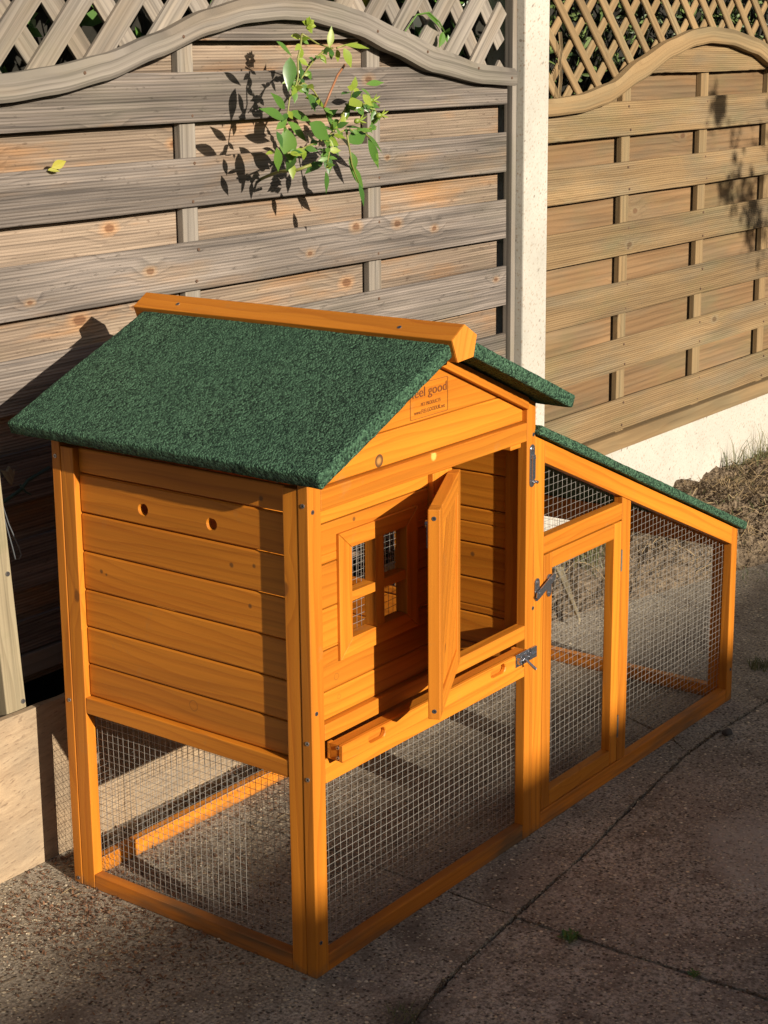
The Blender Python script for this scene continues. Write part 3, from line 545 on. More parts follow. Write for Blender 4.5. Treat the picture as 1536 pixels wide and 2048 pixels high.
s = MB(); s.cyl((.036, -.0005, .03), (.036, -.0022, .03), .0045, .004, 12); q = s.build('screw', M['steel'], o)
# wire loop and cord on the shaded fence
b = MB(); b.tube([(-.02, .66, .72), (.0, .66, .66), (.018, .66, .60), (.036, .658, .555), (.040, .658, .541), (.034, .658, .535), (.026, .658, .538), (.022, .659, .56), (.010, .66, .61), (-.01, .66, .66)], .0012, 6)
o = b.build('wire_loop', M['greywire'], None, smooth=True); tag(o, 'thin grey wire loop hanging beside the pale timber post', 'wire')
b = MB(); b.tube([(-.06, .70, .612), (0, .70, .618), (.05, .70, .628), (.085, .70, .640), (.10, .70, .652), (.15, .70, .665)], .0035, 7); b.tube([(.078, .695, .65), (.088, .694, .636), (.10, .695, .628)], .002, 5)
o = b.build('cord', M['cable'], None, smooth=True); tag(o, 'dark green cord stretched across the shaded fence under the roof corner', 'cord')
b = MB(); pts = [(.070, .728, .672), (.076, .728, .660), (.084, .728, .648), (.089, .728, .642), (.093, .728, .652), (.098, .728, .668), (.092, .728, .665), (.086, .728, .676), (.080, .728, .668)]
b.prism(pts, (0, .006, 0)); o = b.build('hole_light_piece', M['pale'], None, .0006); tag(o, 'pale jagged piece standing in for light through a fence hole above the dark green cord', 'light spot')  # pale piece added as the spot of light showing through the fence
# dropped leaf on the fence
b = MB(); b.leaf((.232, .745, 1.172), (.262, .738, 1.182), .016, (0, -1, .3), mi=0); b.leaf((.222, .744, 1.168), (.246, .738, 1.166), .012, (0, -.6, .8)); o = b.build('fallen_leaf', M['hedgey'], None); tag(o, 'small yellow-green leaf caught on the upper left of the grey fence', 'leaf')
# ================================================================= HEDGES behind the lattice
def hedge(name, x0, x1, n, mat, smin, smax, label, thin, seed):
    t = empty(name, ((x0+x1)/2, 1.1, 0)); tag(t, label, 'hedge', 'hedges behind the fence'); r = random.Random(seed)
    b = MB()
    for k in range(n):
        x = r.uniform(x0, x1); z = r.uniform(1.16, 1.72); y = .80+abs(r.gauss(0, .13)); 
        c = nz(x*4, z*4, seed)
        if c < -.22: y += .12
        L = r.uniform(smin, smax); d = Vector((r.uniform(-1, 1), r.uniform(-.9, .5), r.uniform(-1, .6))).normalized(); up = Vector((r.uniform(-.7, .7), -1, r.uniform(-.2, 1.0))).normalized()
        if abs(d.dot(up)) > .9: continue
        b.leaf((x, y, z), (x+d.x*L, max(.785, y+d.y*L), z+d.z*L), L*thin, up, n=4)
    o = b.build('foliage', mat, t); o.matrix_parent_inverse = Matrix.Translation(-t.location)
    b = MB(); NXX, NZ = int((x1-x0)/.04), 42; vs = []
    for j in range(NZ+1):
        for i in range(NXX+1):
            x = x0+(x1-x0)*i/NXX; z = j*1.95/NZ; vs.append((x, 1.02+.10*nz(x*5, z*5, seed)+.05*nz(x*16, z*16, seed), z))
    b.add(vs, [(j*(NXX+1)+i, j*(NXX+1)+i+1, (j+1)*(NXX+1)+i+1, (j+1)*(NXX+1)+i) for j in range(NZ) for i in range(NXX)], [(0, 0, 0)]*len(vs))  # near-black sheet painted as the shade deep inside the hedge
    for k in range(int((x1-x0)*60)):
        x = r.uniform(x0, x1); z = r.uniform(1.0, 1.6); y = r.uniform(.85, 1.0); b.tube([(x, y, z), (x+r.uniform(-.08, .08), y-.02, z+.12), (x+r.uniform(-.15, .15), y-.04, z+.25)], .0025, 4)
    o = b.build('branches', M['twig'], t); o.matrix_parent_inverse = Matrix.Translation(-t.location)
    return t
hedge('hedge', -.6, 1.74, 1500, M['hedge1'], .03, .062, 'glossy broad-leaved hedge behind the weathered grey lattice', .52, 3)
hedge('hedge', 1.78, 4.0, 5200, M['hedge2'], .018, .040, 'fine-leaved hedge behind the narrow tan lattice', .30, 8)
b = MB(); b.leaf((1.175, .80, 1.45), (1.215, .79, 1.50), .038, (.2, -1, .3)); b.leaf((1.19, .80, 1.44), (1.222, .79, 1.47), .03, (.2, -1, .3)); o = b.build('yellow_leaf', M['hedgey'], None); tag(o, 'bright yellow leaf showing through the grey lattice left of the post', 'leaf')
b = MB(); b.tube([(1.262, .742, 1.40), (1.30, .738, 1.435), (1.345, .738, 1.44), (1.385, .738, 1.42), (1.41, .740, 1.398)], [.0015, .002, .0025, .002, .001], 5); b.leaf((1.33, .738, 1.44), (1.40, .735, 1.405), .017, (0, -1, .6)); b.leaf((1.40, .738, 1.40), (1.385, .737, 1.365), .022, (0, -1, .3))
o = b.build('leafy_shoot', M['rose1'], None); tag(o, 'thin green shoot poking out through the grey lattice near the post', 'plant shoot')
b = MB()
for k in range(3):
    x = 1.892+.006*k; b.tube([(x+.006, .742, 1.40), (x+.012, .741, 1.36), (x+.004, .741, 1.33), (x+.010, .740, 1.29), (x, .740, 1.235)], .0014, 4)
o = b.build('dry_vine', M['straw'], None); tag(o, 'dry bindweed stems twisted down the tan lattice beside the post', 'dry vine')
# ================================================================= ROSE
ROSE = empty('climbing_rose', (.80, .76, 1.10)); tag(ROSE, 'leafy climbing rose sprig growing out through the grey fence', 'rose')
def radd(nm, mat, fn, smooth=False):
    b = MB(); fn(b); o = b.build(nm, mat, ROSE, smooth=smooth); o.matrix_parent_inverse = Matrix.Translation(-ROSE.location); return o
rl = {0: [], 1: [], 2: []}
for a, c, wd, k in ROSE_LEAVES:
    a = Vector(a); c = Vector(c); c = a+(c-a)*1.22; up = Vector((-.45+R.uniform(-.3, .3), -.8, .55+R.uniform(-.3, .3)))
    if k == 2: up = Vector((-.25, -.45, 1.0))
    b = MB(); b.leaf(a, c, wd*1.5, up, fold=.18); o = b.build('leaflet', M['rose%d' % k], ROSE); o.matrix_parent_inverse = Matrix.Translation(-ROSE.location)
    o.data.polygons.foreach_set('use_smooth', [True]*len(o.data.polygons))
q_ = random.Random(21)
for k in range(125):
    st = ROSE_STEMS[q_.choice([0, 1, 2, 3, 3, 4, 6, 8])]; i = q_.randrange(len(st)-1); a = Vector(st[i]).lerp(Vector(st[i+1]), q_.random()); d = Vector((q_.uniform(-1, 1), q_.uniform(-.8, .3), q_.uniform(-1, .35))).normalized(); L = q_.uniform(.014, .030)
    b = MB(); b.leaf(a, a+d*L, L*.5, (-.4+q_.uniform(-.5, .5), -.8, q_.uniform(-.2, .9)), fold=.2); o = b.build('leaflet', M[q_.choice(['rose1', 'rose2', 'rose1', 'rose0'])], ROSE); o.matrix_parent_inverse = Matrix.Translation(-ROSE.location)
    o.data.polygons.foreach_set('use_smooth', [True]*len(o.data.polygons))
for s_ in ROSE_STEMS: radd('stem', M['stem'], lambda b: b.tube(s_, [.0022-.0012*i/len(s_) for i in range(len(s_))], 6), True)
radd('stem', M['stemred'], lambda b: b.tube([(.771, .575, 1.257), (.800, .578, 1.292), (.826, .585, 1.315), (.85, .585, 1.335)], .0024, 6), True)
radd('stem', M['stem'], lambda b: b.tube([(.80, .80, 1.10), (.785, .74, 1.12), (.76, .68, 1.135), (.74, .62, 1.14), (.76, .60, 1.15)], .0032, 6), True)
for h in ROSE_HIPS:
    h = Vector(h)
    def hip(b):
        n = 8
        b.tube([h+Vector((-.008, 0, 0)), h+Vector((-.006, 0, 0)), h+Vector((-.002, 0, .001)), h+Vector((.004, 0, .001)), h+Vector((.008, 0, .002))], [.0008, .004, .0058, .005, .0022], n)
        for q in range(5):
            an = q*1.256; b.leaf(h+Vector((.007, 0, .001)), h+Vector((.026, math.cos(an)*.008, .003+math.sin(an)*.012)), .0035, (0, -1, .2))
    radd('rose_hip', M['rose0'], hip)
fc = Vector(ROSE_FLOWER)
def flower(b):
    for q in range(9):
        an = q*.698+.3; d = Vector((math.cos(an)*.6, -.35+.2*math.sin(q*2.), math.sin(an)*.7+.25)).normalized()
        b.leaf(fc+d*.002, fc+d*.019, .013, (0, -1, .2) if q % 2 else (-.5, -1, .5), fold=.5)
radd('flower_bud', M['rose0'], flower)
# ================================================================= HUTCH
H = empty('rabbit_hutch', (0, 0, 0)); tag(H, 'orange two-storey wooden rabbit hutch with green felt roofs and a mesh run', 'rabbit hutch')
O = M['orange']; OD = M['orange_dirty']
def bx(name, mat, *a, ax=None, parent=None, bevel=.0014): 
    return part(name, mat, parent or H, lambda b: b.box(*a, ax=ax), bevel)
RT = lambda x: .945-.44*abs(x-.305)          # roof top surface
RU = lambda x: RT(x)-.027                     # underside
# --- posts of the house
for x0, x1 in ((0, .0298), (.5795, .6060)):
    b = MB(); b.prism([(x0, 0, 0), (x1, 0, 0), (x1, 0, RU(x1)-.003), (x0, 0, RU(x0)-.003)], (0, .0186, 0), along=(0, 0, 1)); b.build('post', O, H, .0014)
    b = MB(); b.prism([(x0, .5064, 0), (x1, .5064, 0), (x1, .5064, RU(x1)-.003), (x0, .5064, RU(x0)-.003)], (0, .0186, 0), along=(0, 0, 1)); b.build('post', O, H, .0014)
bx('side_post', O, .0008, .0204, .0196, .0472, 0, .757, ax=2); bx('side_post', O, .0008, .0204, .4770, .5056, 0, .757, ax=2)
bx('side_post', O, .586, .6055, .0196, .0472, .3130, .757, ax=2); bx('side_post', O, .586, .6055, .4770, .5056, .3130, .757, ax=2)
# --- rails
bx('bottom_rail', OD, .0302, .5792, .0006, .0186, 0, .0285); bx('bottom_rail', OD, .0012, .0200, .0478, .4764, 0, .0265)
bx('bottom_rail', O, .0302, .5792, .5064, .5245, 0, .030)
bx('lower_rail', O, .0302, .5792, .0004, .0186, .3050, .3434); bx('sill_rail', O, .0302, .5792, .0004, .0190, .3725, .3975)
bx('header_rail', O, .0302, .5792, .0004, .0186, .7205, .7525)
bx('lower_rail', O, .0302, .5792, .5064, .5245, .305, .343); bx('side_rail', O, .0016, .0204, .0478, .4764, .3125, .3400); bx('side_rail', O, .587, .6055, .0478, .4764, .3125, .3400)
bx('hinge_post', O, .3075, .3600, .0006, .0190, .3980, .7200, ax=2)
bx('stop_block', O, .5380, .5700, .0060, .0220, .7110, .7203)
# --- planked walls
def rects(x0, x1, z0, z1, hole):
    if not hole: return [(x0, x1, z0, z1)]
    hx0, hx1, hz0, hz1 = hole
    if z1 <= hz0 or z0 >= hz1: return [(x0, x1, z0, z1)]
    out = []; a, c = max(z0, hz0), min(z1, hz1)
    if z0 < hz0: out.append((x0, x1, z0, hz0))
    if z1 > hz1: out.append((x0, x1, hz1, z1))
    if x0 < hx0: out.append((x0, hx0, a, c))
    if x1 > hx1: out.append((hx1, x1, a, c))
    return out
def planks(b, axis, u0, u1, zs, w0, w1, hole=None, top=None):
    for z0, z1 in zip(zs[:-1], zs[1:]):
        o_ = b.off()
        for (a, c, p, q) in rects(u0, u1, z0+.0009, z1-.0009, hole):
            if axis == 'x': b.box(a, c, w0, w1, p, q, ax=0, off=o_+Vector((a, p, 0)))
            else: b.box(w0, w1, a, c, p, q, ax=1, off=o_+Vector((a, p, 0)))
b = MB(); planks(b, 'x', .0302, .3070, [.3982, .442, .506, .570, .637, .698, .7200], .0095, .0185, hole=(.1045, .2435, .510, .651)); b.build('front_wall', O, H, .0022)
# left wall: the plank with the two air holes is a plate of its own
b = MB(); planks(b, 'y', .0476, .4766, [.3405, .396, .4595, .5225, .5865, .6500], .0115, .0200); planks(b, 'y', .0476, .4766, [.7150, .757], .0115, .0200)
b.build('side_wall', O, H, .0028)
plate('side_wall', O, H, [(.0476, .6512), (.4766, .6512), (.4766, .7138), (.0476, .7138)], [circ(.337, .676, .0085), circ(.195, .6755, .0085)], (.0115, 0, 0), (0, 1, 0), (0, 0, 1), (.0085, 0, 0), bevel=.0022)
b = MB(); planks(b, 'y', .0476, .4766, [.3405, .396, .4595, .5225, .5865, .6500, .715, .757], .5905, .5990, hole=(.27, .44, .41, .56)); b.build('divider_wall', O, H, .0022)
b = MB()
for (a, c, p, q_) in rects(.0476, .4766, .3440, .756, (.27, .44, .41, .56)): b.box(.5992, .6012, a, c, p, q_, ax=1)
b.build('seam_light_block', O, H)  # thin sheet added behind the planks to stop light through their seams
wires('wire_mesh', H, .26, .45, .40, .57, lambda u, z, d: Vector((.603+d*.3, u, z)), seed=11)
b = MB(); planks(b, 'x', .0302, .5792, [.3435, .396, .4595, .5225, .5865, .6500, .715, .760], .5075, .5160); b.build('back_wall', O, H, .0022)
# gables
def gable(b, y0, y1):
    zs = [.7535, .8060, .9110]
    for z0, z1 in zip(zs[:-1], zs[1:]):
        z0 += .0007; z1 -= .0007; xl = lambda z: max(.0302, .305-(.9125-z)/.44); xr = lambda z: min(.5790, .305+(.9125-z)/.44)
        zk = .9125-.44*(.305-.0302); p = [(xl(z0), z0), (xr(z0), z0)]
        if z0 < zk < z1: p += [(.5790, zk)]
        p += [(xr(z1), z1), (xl(z1), z1)]
        if z0 < zk < z1: p += [(.0302, zk)]
        b.prism([(x, y0, z) for x, z in p], (0, y1-y0, 0), along=(1, 0, 0))
b = MB(); gable(b, .0090, .0180); b.build('gable_wall', O, H, .0018)
b = MB(); gable(b, .5070, .5160); b.build('gable_wall', O, H, .0018)
def rake(b, sgn, y0, y1):
    xs = [(.305+sgn*.004), (.305+sgn*.2745)]
    b.prism([(xs[0], y0, RU(xs[0])-.0015), (xs[1], y0, RU(xs[1])-.0015), (xs[1], y0, RU(xs[1])-.0225), (xs[0], y0, RU(xs[0])-.0225)], (0, y1-y0, 0), along=(1, 0, -sgn*.44))
for sg in (-1, 1):
    b = MB(); rake(b, sg, -.0030, .0085); b.build('rake_trim', O, H, .0012)
# --- roofs: felt slabs with a rough granular skin
def feltslab(name, quad, th, label=None):
    """quad: four top corners (u0v0,u1v0,u1v1,u0v1); thickness th along -normal"""
    p = [Vector(q) for q in quad]; n = (p[1]-p[0]).cross(p[3]-p[0]).normalized()
    if n.z < 0: n = -n
    bm = bmesh.new(); vs = [bm.verts.new(q) for q in p]+[bm.verts.new(q-n*th) for q in p]
    for f in [(0, 1, 2, 3), (7, 6, 5, 4), (0, 4, 5, 1), (1, 5, 6, 2), (2, 6, 7, 3), (3, 7, 4, 0)]: bm.faces.new([vs[i] for i in f])
    bmesh.ops.recalc_face_normals(bm, faces=bm.faces)
    bmesh.ops.bevel(bm, geom=list(bm.edges), offset=.0045, segments=3, affect='EDGES', profile=.5)
    for it in range(8):
        es = [e for e in bm.edges if e.calc_length() > .0075]
        if not es: break
        bmesh.ops.subdivide_edges(bm, edges=es, cuts=1, use_grid_fill=True)
    bmesh.ops.triangulate(bm, faces=[f for f in bm.faces if len(f.verts) > 4]); bm.normal_update()
    for v in bm.verts:
        c = v.co; v.co = c+v.normal*(.0006*nz(c.x*300, c.y*300, c.z*300)+.0005*nz(c.x*60, c.y*60, c.z*60)+.0016*nz(c.x*6, c.y*6, c.z*6))
    me = bpy.data.meshes.new(name); bm.to_mesh(me); bm.free(); me.materials.append(M['felt']); me.polygons.foreach_set('use_smooth', [True]*len(me.polygons))
    o = bpy.data.objects.new(name, me); SC.collection.objects.link(o); o.parent = H; return o
yb, yf = .584, -.052
feltslab('roof_panel', [(.299, yf, RT(.299)), (.299, yb, RT(.299)), (-.040, yb, RT(-.040)), (-.040, yf, RT(-.040))], .0235)
feltslab('roof_panel', [(.311, yf, RT(.311)), (.650, yf, RT(.650)), (.650, yb, RT(.650)), (.311, yb, RT(.311))], .0235)
b = MB(); b.prism([(.305, -.0584, .9590), (.3385, -.0584, .9385), (.3290, -.0584, .9060), (.2865, -.0584, .9030), (.2720, -.0584, .9385)], (0, .661, 0), along=(0, 1, 0)); rc = b.build('ridge_cap', O, H, .0012)
b = MB(); b.prism([(.305, -.0592, .9586), (.3380, -.0592, .9384), (.3287, -.0592, .9063), (.2868, -.0592, .9034), (.2725, -.0592, .9384)], (0, .0012, 0), along=(.3, 0, 1)); b.build('end_grain', M['orange_end'], rc)
# --- wire panels of the house
wires('wire_mesh', H, .026, .583, .024, .308, lambda u, z, d: Vector((u, .0205+d, z)), seed=1, pitch=.0145, pz=.0125)
wires('wire_mesh', H, .044, .481, .022, .316, lambda u, z, d: Vector((.0215+d*.8, u, z)), seed=2, pitch=.0118, pz=.0118)
wires('wire_mesh', H, .026, .583, .024, .308, lambda u, z, d: Vector((u, .5045+d*.5, z)), seed=3, pitch=.0145, pz=.0125)
# --- floor, drawer
D = plate('drawer', O, H, [(.0335, .3440), (.5440, .3440), (.5440, .3712), (.0335, .3712)], [stad(.0965, .1380, .3525, .3680), stad(.4270, .4710, .3535, .3690)], (0, -.0300, 0), (1, 0, 0), (0, 0, 1), (0, .0085, 0), bevel=.0014)
b = MB(); b.box(.0345, .5430, -.0213, -.0045, .3446, .3705, ax=0); b.box(.0345, .0440, -.0043, .0003, .3448, .3706, ax=1); b.box(.5335, .5430, -.0043, .0003, .3448, .3706, ax=1); b.box(.0450, .5325, -.0148, .45, .3448, .3490, ax=0); b.build('drawer_tray', O, D, .0008)
# --- window: frame, muntins, mesh
b = MB(); a0, a1, c0, c1 = .0752, .2728, .4825, .6765; i0, i1, k0, k1 = .1055, .2425, .5110, .6500; yw, ext = .0040, (0, .0220, 0)
for P, al in (([(a0, c0), (i0, k0), (i0, k1), (a0, c1)], (0, 0, 1)), ([(a1, c0), (i1, k0), (i1, k1), (a1, c1)], (0, 0, 1))):
    b.prism([(x, yw, z) for x, z in P], ext, along=al)
g_ = .0006
for P in ([(a0+g_, c0), (a1-g_, c0), (i1-g_, k0), (i0+g_, k0)], [(a0+g_, c1), (a1-g_, c1), (i1-g_, k1), (i0+g_, k1)]):
    b.prism([(x, yw+.0003, z) for x, z in P], ext, along=(1, 0, 0))
b.box(.1635, .1845, yw+.0006, yw+.0216, k0+.0003, k1-.0003, ax=2); b.box(i0+.0003, .1633, yw+.0010, yw+.0212, .5670, .5815, ax=0); b.box(.1847, i1-.0003, yw+.0010, yw+.0212, .5670, .5815, ax=0)
W = b.build('window_frame', O, H, .0010)
wires('wire_mesh', W, .095, .252, .502, .660, lambda u, z, d: Vector((u, .0285+d*.3, z)), seed=5, pitch=.0115)
b = MB(); b.tube([(.206, .027, .623), (.202, .024, .627), (.200, .023, .621), (.201, .023, .612), (.206, .025, .609), (.209, .027, .613)], .0011, 6); b.build('hook', M['steel'], W)
# --- open hutch door
da = math.atan2(.1155, .2222); dirv = Vector((-math.cos(da), -math.sin(da), 0)); nrm = Vector((math.sin(da), -math.cos(da), 0))  # along door from hinge; towards camera-right (inner face)
hp = Vector((.3615, .0080, 0)); DL = .2500; z0, z1 = .3965, .7165
def dpt(u, z, t): return hp+dirv*u+nrm*t+Vector((0, 0, z))
def dbox(b, u0, u1, za, zb, t0, t1, along):
    off = b.off(); vs = []; gs = []
    for i in range(8):
        u = u1 if i & 1 else u0; t = t1 if i & 2 else t0; z = zb if i & 4 else za
        vs.append(dpt(u, z, t)); gs.append(off+(Vector((u-u0, z-za, t-t0)) if along == 'u' else Vector((z-za, u-u0, t-t0))))
    b.add(vs, [(0, 1, 3, 2), (4, 6, 7, 5), (0, 4, 5, 1), (2, 3, 7, 6), (0, 2, 6, 4), (1, 5, 7, 3)], gs)
b = MB(); sw = .032; t0, t1 = 0, .0182
dbox(b, 0, sw, z0, z1, t0, t1, 'z'); dbox(b, DL-sw, DL, z0, z1, t0, t1, 'z'); dbox(b, sw, DL-sw, z0, z0+sw, t0, t1, 'u'); dbox(b, sw, DL-sw, z1-sw, z1, t0, t1, 'u')
DR = b.build('hutch_door', O, H, .0014)
b = MB()
# diagonal planks inside the frame
U0, U1, Z0, Z1 = sw-.002, DL-sw+.002, z0+sw-.002, z1-sw+.002; sl_ = 1.0; wdt = .052
def clip(poly, f):
    out = []
    for i in range(len(poly)):
        a, c = poly[i], poly[(i+1) % len(poly)]; fa, fc_ = f(a), f(c)
        if fa >= 0: out.append(a)
        if (fa >= 0) != (fc_ >= 0): t = fa/(fa-fc_); out.append((a[0]+(c[0]-a[0])*t, a[1]+(c[1]-a[1])*t))
    return out
for k in range(-8, 14):
    c0 = Z0-.2+k*wdt
    poly = [(U0, Z0), (U1, Z0), (U1, Z1), (U0, Z1)]
    poly = clip(poly, lambda p: p[1]-sl_*1.35*(U1-p[0])-c0-.0008 if True else 0); poly = clip(poly, lambda p: c0+wdt-.0008-(p[1]-sl_*1.35*(U1-p[0])))
    if len(poly) >= 3: b.prism([dpt(u, z, .0045) for u, z in poly], nrm*.0100, along=-dirv*1+Vector((0, 0, 1.35)))
b.build('door_panel', O, DR, .0010)
def screw(p, n, parent, r=.0036):
    """cross-head screw at p with outward normal n"""
    p = Vector(p); n = Vector(n).normalized(); b = MB(); a = n.orthogonal().normalized(); c = n.cross(a)
    b.cyl(p-n*.0015, p+n*.0007, r, r*.93, 14); 
    th = R.uniform(0, 1.5); a2 = a*math.cos(th)+c*math.sin(th); c2 = n.cross(a2)
    for q, w_ in ((a2, c2), (c2, a2)):
        s = .55*r; t = .16*r; b.add([p+n*.00075+q*i*s+w_*j*t for i, j in ((-1, -1), (1, -1), (1, 1), (-1, 1))], [(0, 1, 2, 3)], [(0, 0, 0)]*4, mi=1)  # flat dark cross, painted as the shade of the driver recess
    return b.build('screw', [M['steel'], M['dark']], parent)
end = dirv
screw(dpt(DL, z1-.013, .0095)+end*0, end, DR); screw(dpt(DL, z0+.013, .0095), end, DR)
b = MB(); b.cyl(dpt(DL-.02, .690, -.001), dpt(DL-.02, .690, -.006), .006, .005, 12); dbox(b, DL-.028, DL-.014, .655, .69, -.0035, -.0005, 'z'); b.build('door_latch', M['steel'], DR)
for zc in (.45, .66):
    b = MB(); b.cyl((.3590, -.0015, zc-.018), (.3590, -.0015, zc+.018), .0028, n=10); b.build('door_hinge', M['steeldark'], DR)
# --- screws
for x, z in ((.0105, .7245), (.0108, .4217), (.0112, .0560), (.5985, .7291), (.6025, .4227)): screw((x, -.0002, z), (0, -1, 0), H)
for y, z in ((.0088, .7345), (.0090, .3765), (.0094, .3200), (.5165, .7395), (.5140, .3282), (.5150, .0095)): screw((-.0002, y, z), (-1, 0, 0), H)
rn = Vector((-.0205, 0, .033)); rn = Vector((-.5285, 0, .849))
for y in (.5101, .0475):
    x = .2865; zc = .9385+(x-.272)/(.305-.272)*(.9590-.9385); screw((x, y, zc), rn, rc)
screw((.0330, -.0205, .3660), (-1, 0, 0), D, .003); screw((.0330, -.0205, .3500), (-1, 0, 0), D, .003)
# --- the run
ST = lambda x: .7255-.4310*(x-.604)
XE = 1.4120
def slant(name, mat, x0, x1, y0, y1, zb, bevel=.0014):
    b = MB(); b.prism([(x0, y0, zb), (x1, y0, zb), (x1, y0, ST(x1)), (x0, y0, ST(x0))], (0, y1-y0, 0), along=(0, 0, 1)); return b.build(name, mat, H, bevel)
for y0, y1 in ((.0006, .0192), (.5062, .5245)):
    slant('run_post', O, .6066, .6380, y0, y1, 0); slant('run_post', O, 1.3860, XE, y0, y1, 0)
    b = MB(); b.prism([(.6384, y0, ST(.6384)), (1.3856, y0, ST(1.3856)), (1.3856, y0, ST(1.3856)-.0385), (.6384, y0, ST(.6384)-.0385)], (0, y1-y0, 0), along=(1, 0, -.431)); b.build('sloping_rail', O, H, .0014)
    bx('bottom_rail', OD, .6384, 1.3856, y0+.0003, y1, 0, .0305)
SR = lambda x: ST(x)-.0392
b = MB(); b.prism([(.9135, .0008, .0310), (.9465, .0008, .0310), (.9465, .0008, SR(.9465)), (.9135, .0008, SR(.9135))], (0, .0182, 0), along=(0, 0, 1)); b.build('run_post', O, H, .0014)
b = MB(); b.prism([(.9135, .5064, .0310), (.9465, .5064, .0310), (.9465, .5064, SR(.9465)), (.9135, .5064, SR(.9135))], (0, .0182, 0), along=(0, 0, 1)); b.build('run_post', O, H, .0014)
bx('cross_rail', O, .6384, .9131, .0008, .0190, .5105, .5415)
# end frame of the run
bx('end_post', O, 1.3930, XE-.0004, .0198, .0480, 0, .337, ax=2); bx('end_post', O, 1.3930, XE-.0004, .4770, .5056, 0, .337, ax=2)
bx('end_rail', O, 1.3930, XE-.0006, .0484, .4766, 0, .0285)
b = MB(); b.prism([(1.3930, .0200, .3375), (XE-.0006, .0200, .3375), (XE-.0006, .0200, .3795), (1.3930, .0200, .3870)], (0, .4856, 0), along=(0, 1, 0)); b.build('end_rail', O, H, .001)
wires('wire_mesh', H, .632, .918, .525, .70, lambda u, z, d: Vector((u, .0208+d*.5, z)), seed=6, pitch=.0155, pz=.0125, top=lambda x: SR(x)+.008)
wires('wire_mesh', H, .942, 1.390, .026, .60, lambda u, z, d: Vector((u, .0208+d, z)), seed=7, pitch=.0155, pz=.0125, top=lambda x: SR(x)+.008)
wires('wire_mesh', H, .632, 1.390, .026, .70, lambda u, z, d: Vector((u, .5045+d*.5, z)), seed=8, pitch=.0155, pz=.0125, top=lambda x: SR(x)+.008)
wires('wire_mesh', H, .044, .481, .022, .342, lambda u, z, d: Vector((1.3915+d*.5, u, z)), seed=9)
# run door
b = MB(); y0, y1 = .0004, .0194
b.box(.6392, .6668, y0, y1, .0338, .5076, ax=2); b.box(.8850, .9122, y0, y1, .0338, .5076, ax=2); b.box(.6671, .8847, y0+.0003, y1, .4788, .5076, ax=0); b.box(.6671, .8847, y0+.0003, y1, .0338, .0622, ax=0)
RD_ = b.build('run_door', O, H, .0014)
wires('wire_mesh', RD_, .662, .890, .058, .483, lambda u, z, d: Vector((u, .0208+d, z)), seed=10, pitch=.0160, pz=.0125)
for za, zb in ((.4110, .4520), (.0815, .1260)):
    b = MB(); b.cyl((.9128, .0005, za), (.9128, .0005, zb), .0019, n=8); b.box(.9104, .9126, -.0006, .004, za, zb); b.box(.9130, .9152, -.0006, .004, za, zb); b.build('hinge', M['steeldark'], RD_)
feltslab('run_roof_panel', [(.6075, -.013, .7445), (1.4300, -.013, .7445-.431*.8225), (1.4300, .542, .7445-.431*.8225), (.6075, .542, .7445)], .0165)
screw((1.4020, .0003, .0700), (0, -1, 0), H)
# latches
def plate_xz(b, x0, x1, z0, z1, y, th, n=6):
    r = (x1-x0)/2; xc = (x0+x1)/2; p = []
    for i in range(n+1): t = math.pi*i/n; p.append((xc+r*math.cos(t), y, z1-r+r*math.sin(t)))
    for i in range(n+1): t = math.pi+math.pi*i/n; p.append((xc+r*math.cos(t), y, z0+r+r*math.sin(t)))
    b.prism(p, (0, -th, 0))
b = MB(); plate_xz(b, .5865, .6020, .6390, .7130, .0002, .0018); b.cyl((.5945, -.001, .7045), (.5945, -.0045, .7045), .0046, .003, 12); b.box(.5900, .5990, -.0052, -.0016, .653, .695); b.cyl((.5945, -.003, .6475), (.6030, -.0055, .6475), .0022, n=8); b.cyl((.6005, -.002, .6475), (.6005, -.009, .6475), .0030, n=10); b.box(.5890, .5990, -.0060, -.0016, .6880, .6905)
b.build('hasp', M['steel'], H, .0004)
b = MB(); plate_xz(b, .6075, .6225, .4320, .4735, .0002, .0020); plate_xz(b, .6470, .6620, .4300, .4710, .0002, .0020)
p0, p1 = Vector((.610, -.0045, .443)), Vector((.663, -.0045, .4655)); d = (p1-p0).normalized(); q = Vector((-d.z, 0, d.x))
b.prism([p0-q*.0070, p1-q*.0065, p1+d*.006, p1+q*.0065, p0+q*.0070, p0-d*.005], (0, -.0022, 0)); b.cyl((.6155, 0, .4655), (.6155, -.004, .4655), .0036, .0022, 10); b.cyl((.6155, 0, .4385), (.6155, -.004, .4385), .0030, .002, 10); b.cyl((.654, 0, .4635), (.654, -.0085, .4635), .0042, .0030, 10); b.cyl((.654, 0, .4370), (.654, -.004, .4370), .0030, .002, 10); b.cyl((.6165, 0, .4465), (.6165, -.008, .4465), .0036, .0030, 10)
b.build('turn_latch', M['steel'], RD_, .0004)
b = MB(); b.box(.5010, .5430, -.0315, -.0301, .3510, .3735); b.cyl((.5020, -.0350, .3620), (.5560, -.0350, .3640), .0028, n=10)
for x in (.506, .522, .537): b.box(x-.003, x+.003, -.0385, -.0314, .3570, .3690)
b.cyl((.520, -.037, .3630), (.5225, -.0575, .3480), .0022, .0026, 8); b.box(.5440, .5620, -.0345, -.0301, .3545, .3740); b.cyl((.5135, -.0316, .3710), (.5135, -.0337, .3710), .0020, n=8); b.cyl((.5135, -.0316, .3535), (.5135, -.0337, .3535), .0020, n=8); b.cyl((.539, -.0316, .3705), (.539, -.0335, .3705), .0024, n=8)
b.build('bolt', M['steel'], D, .0004)
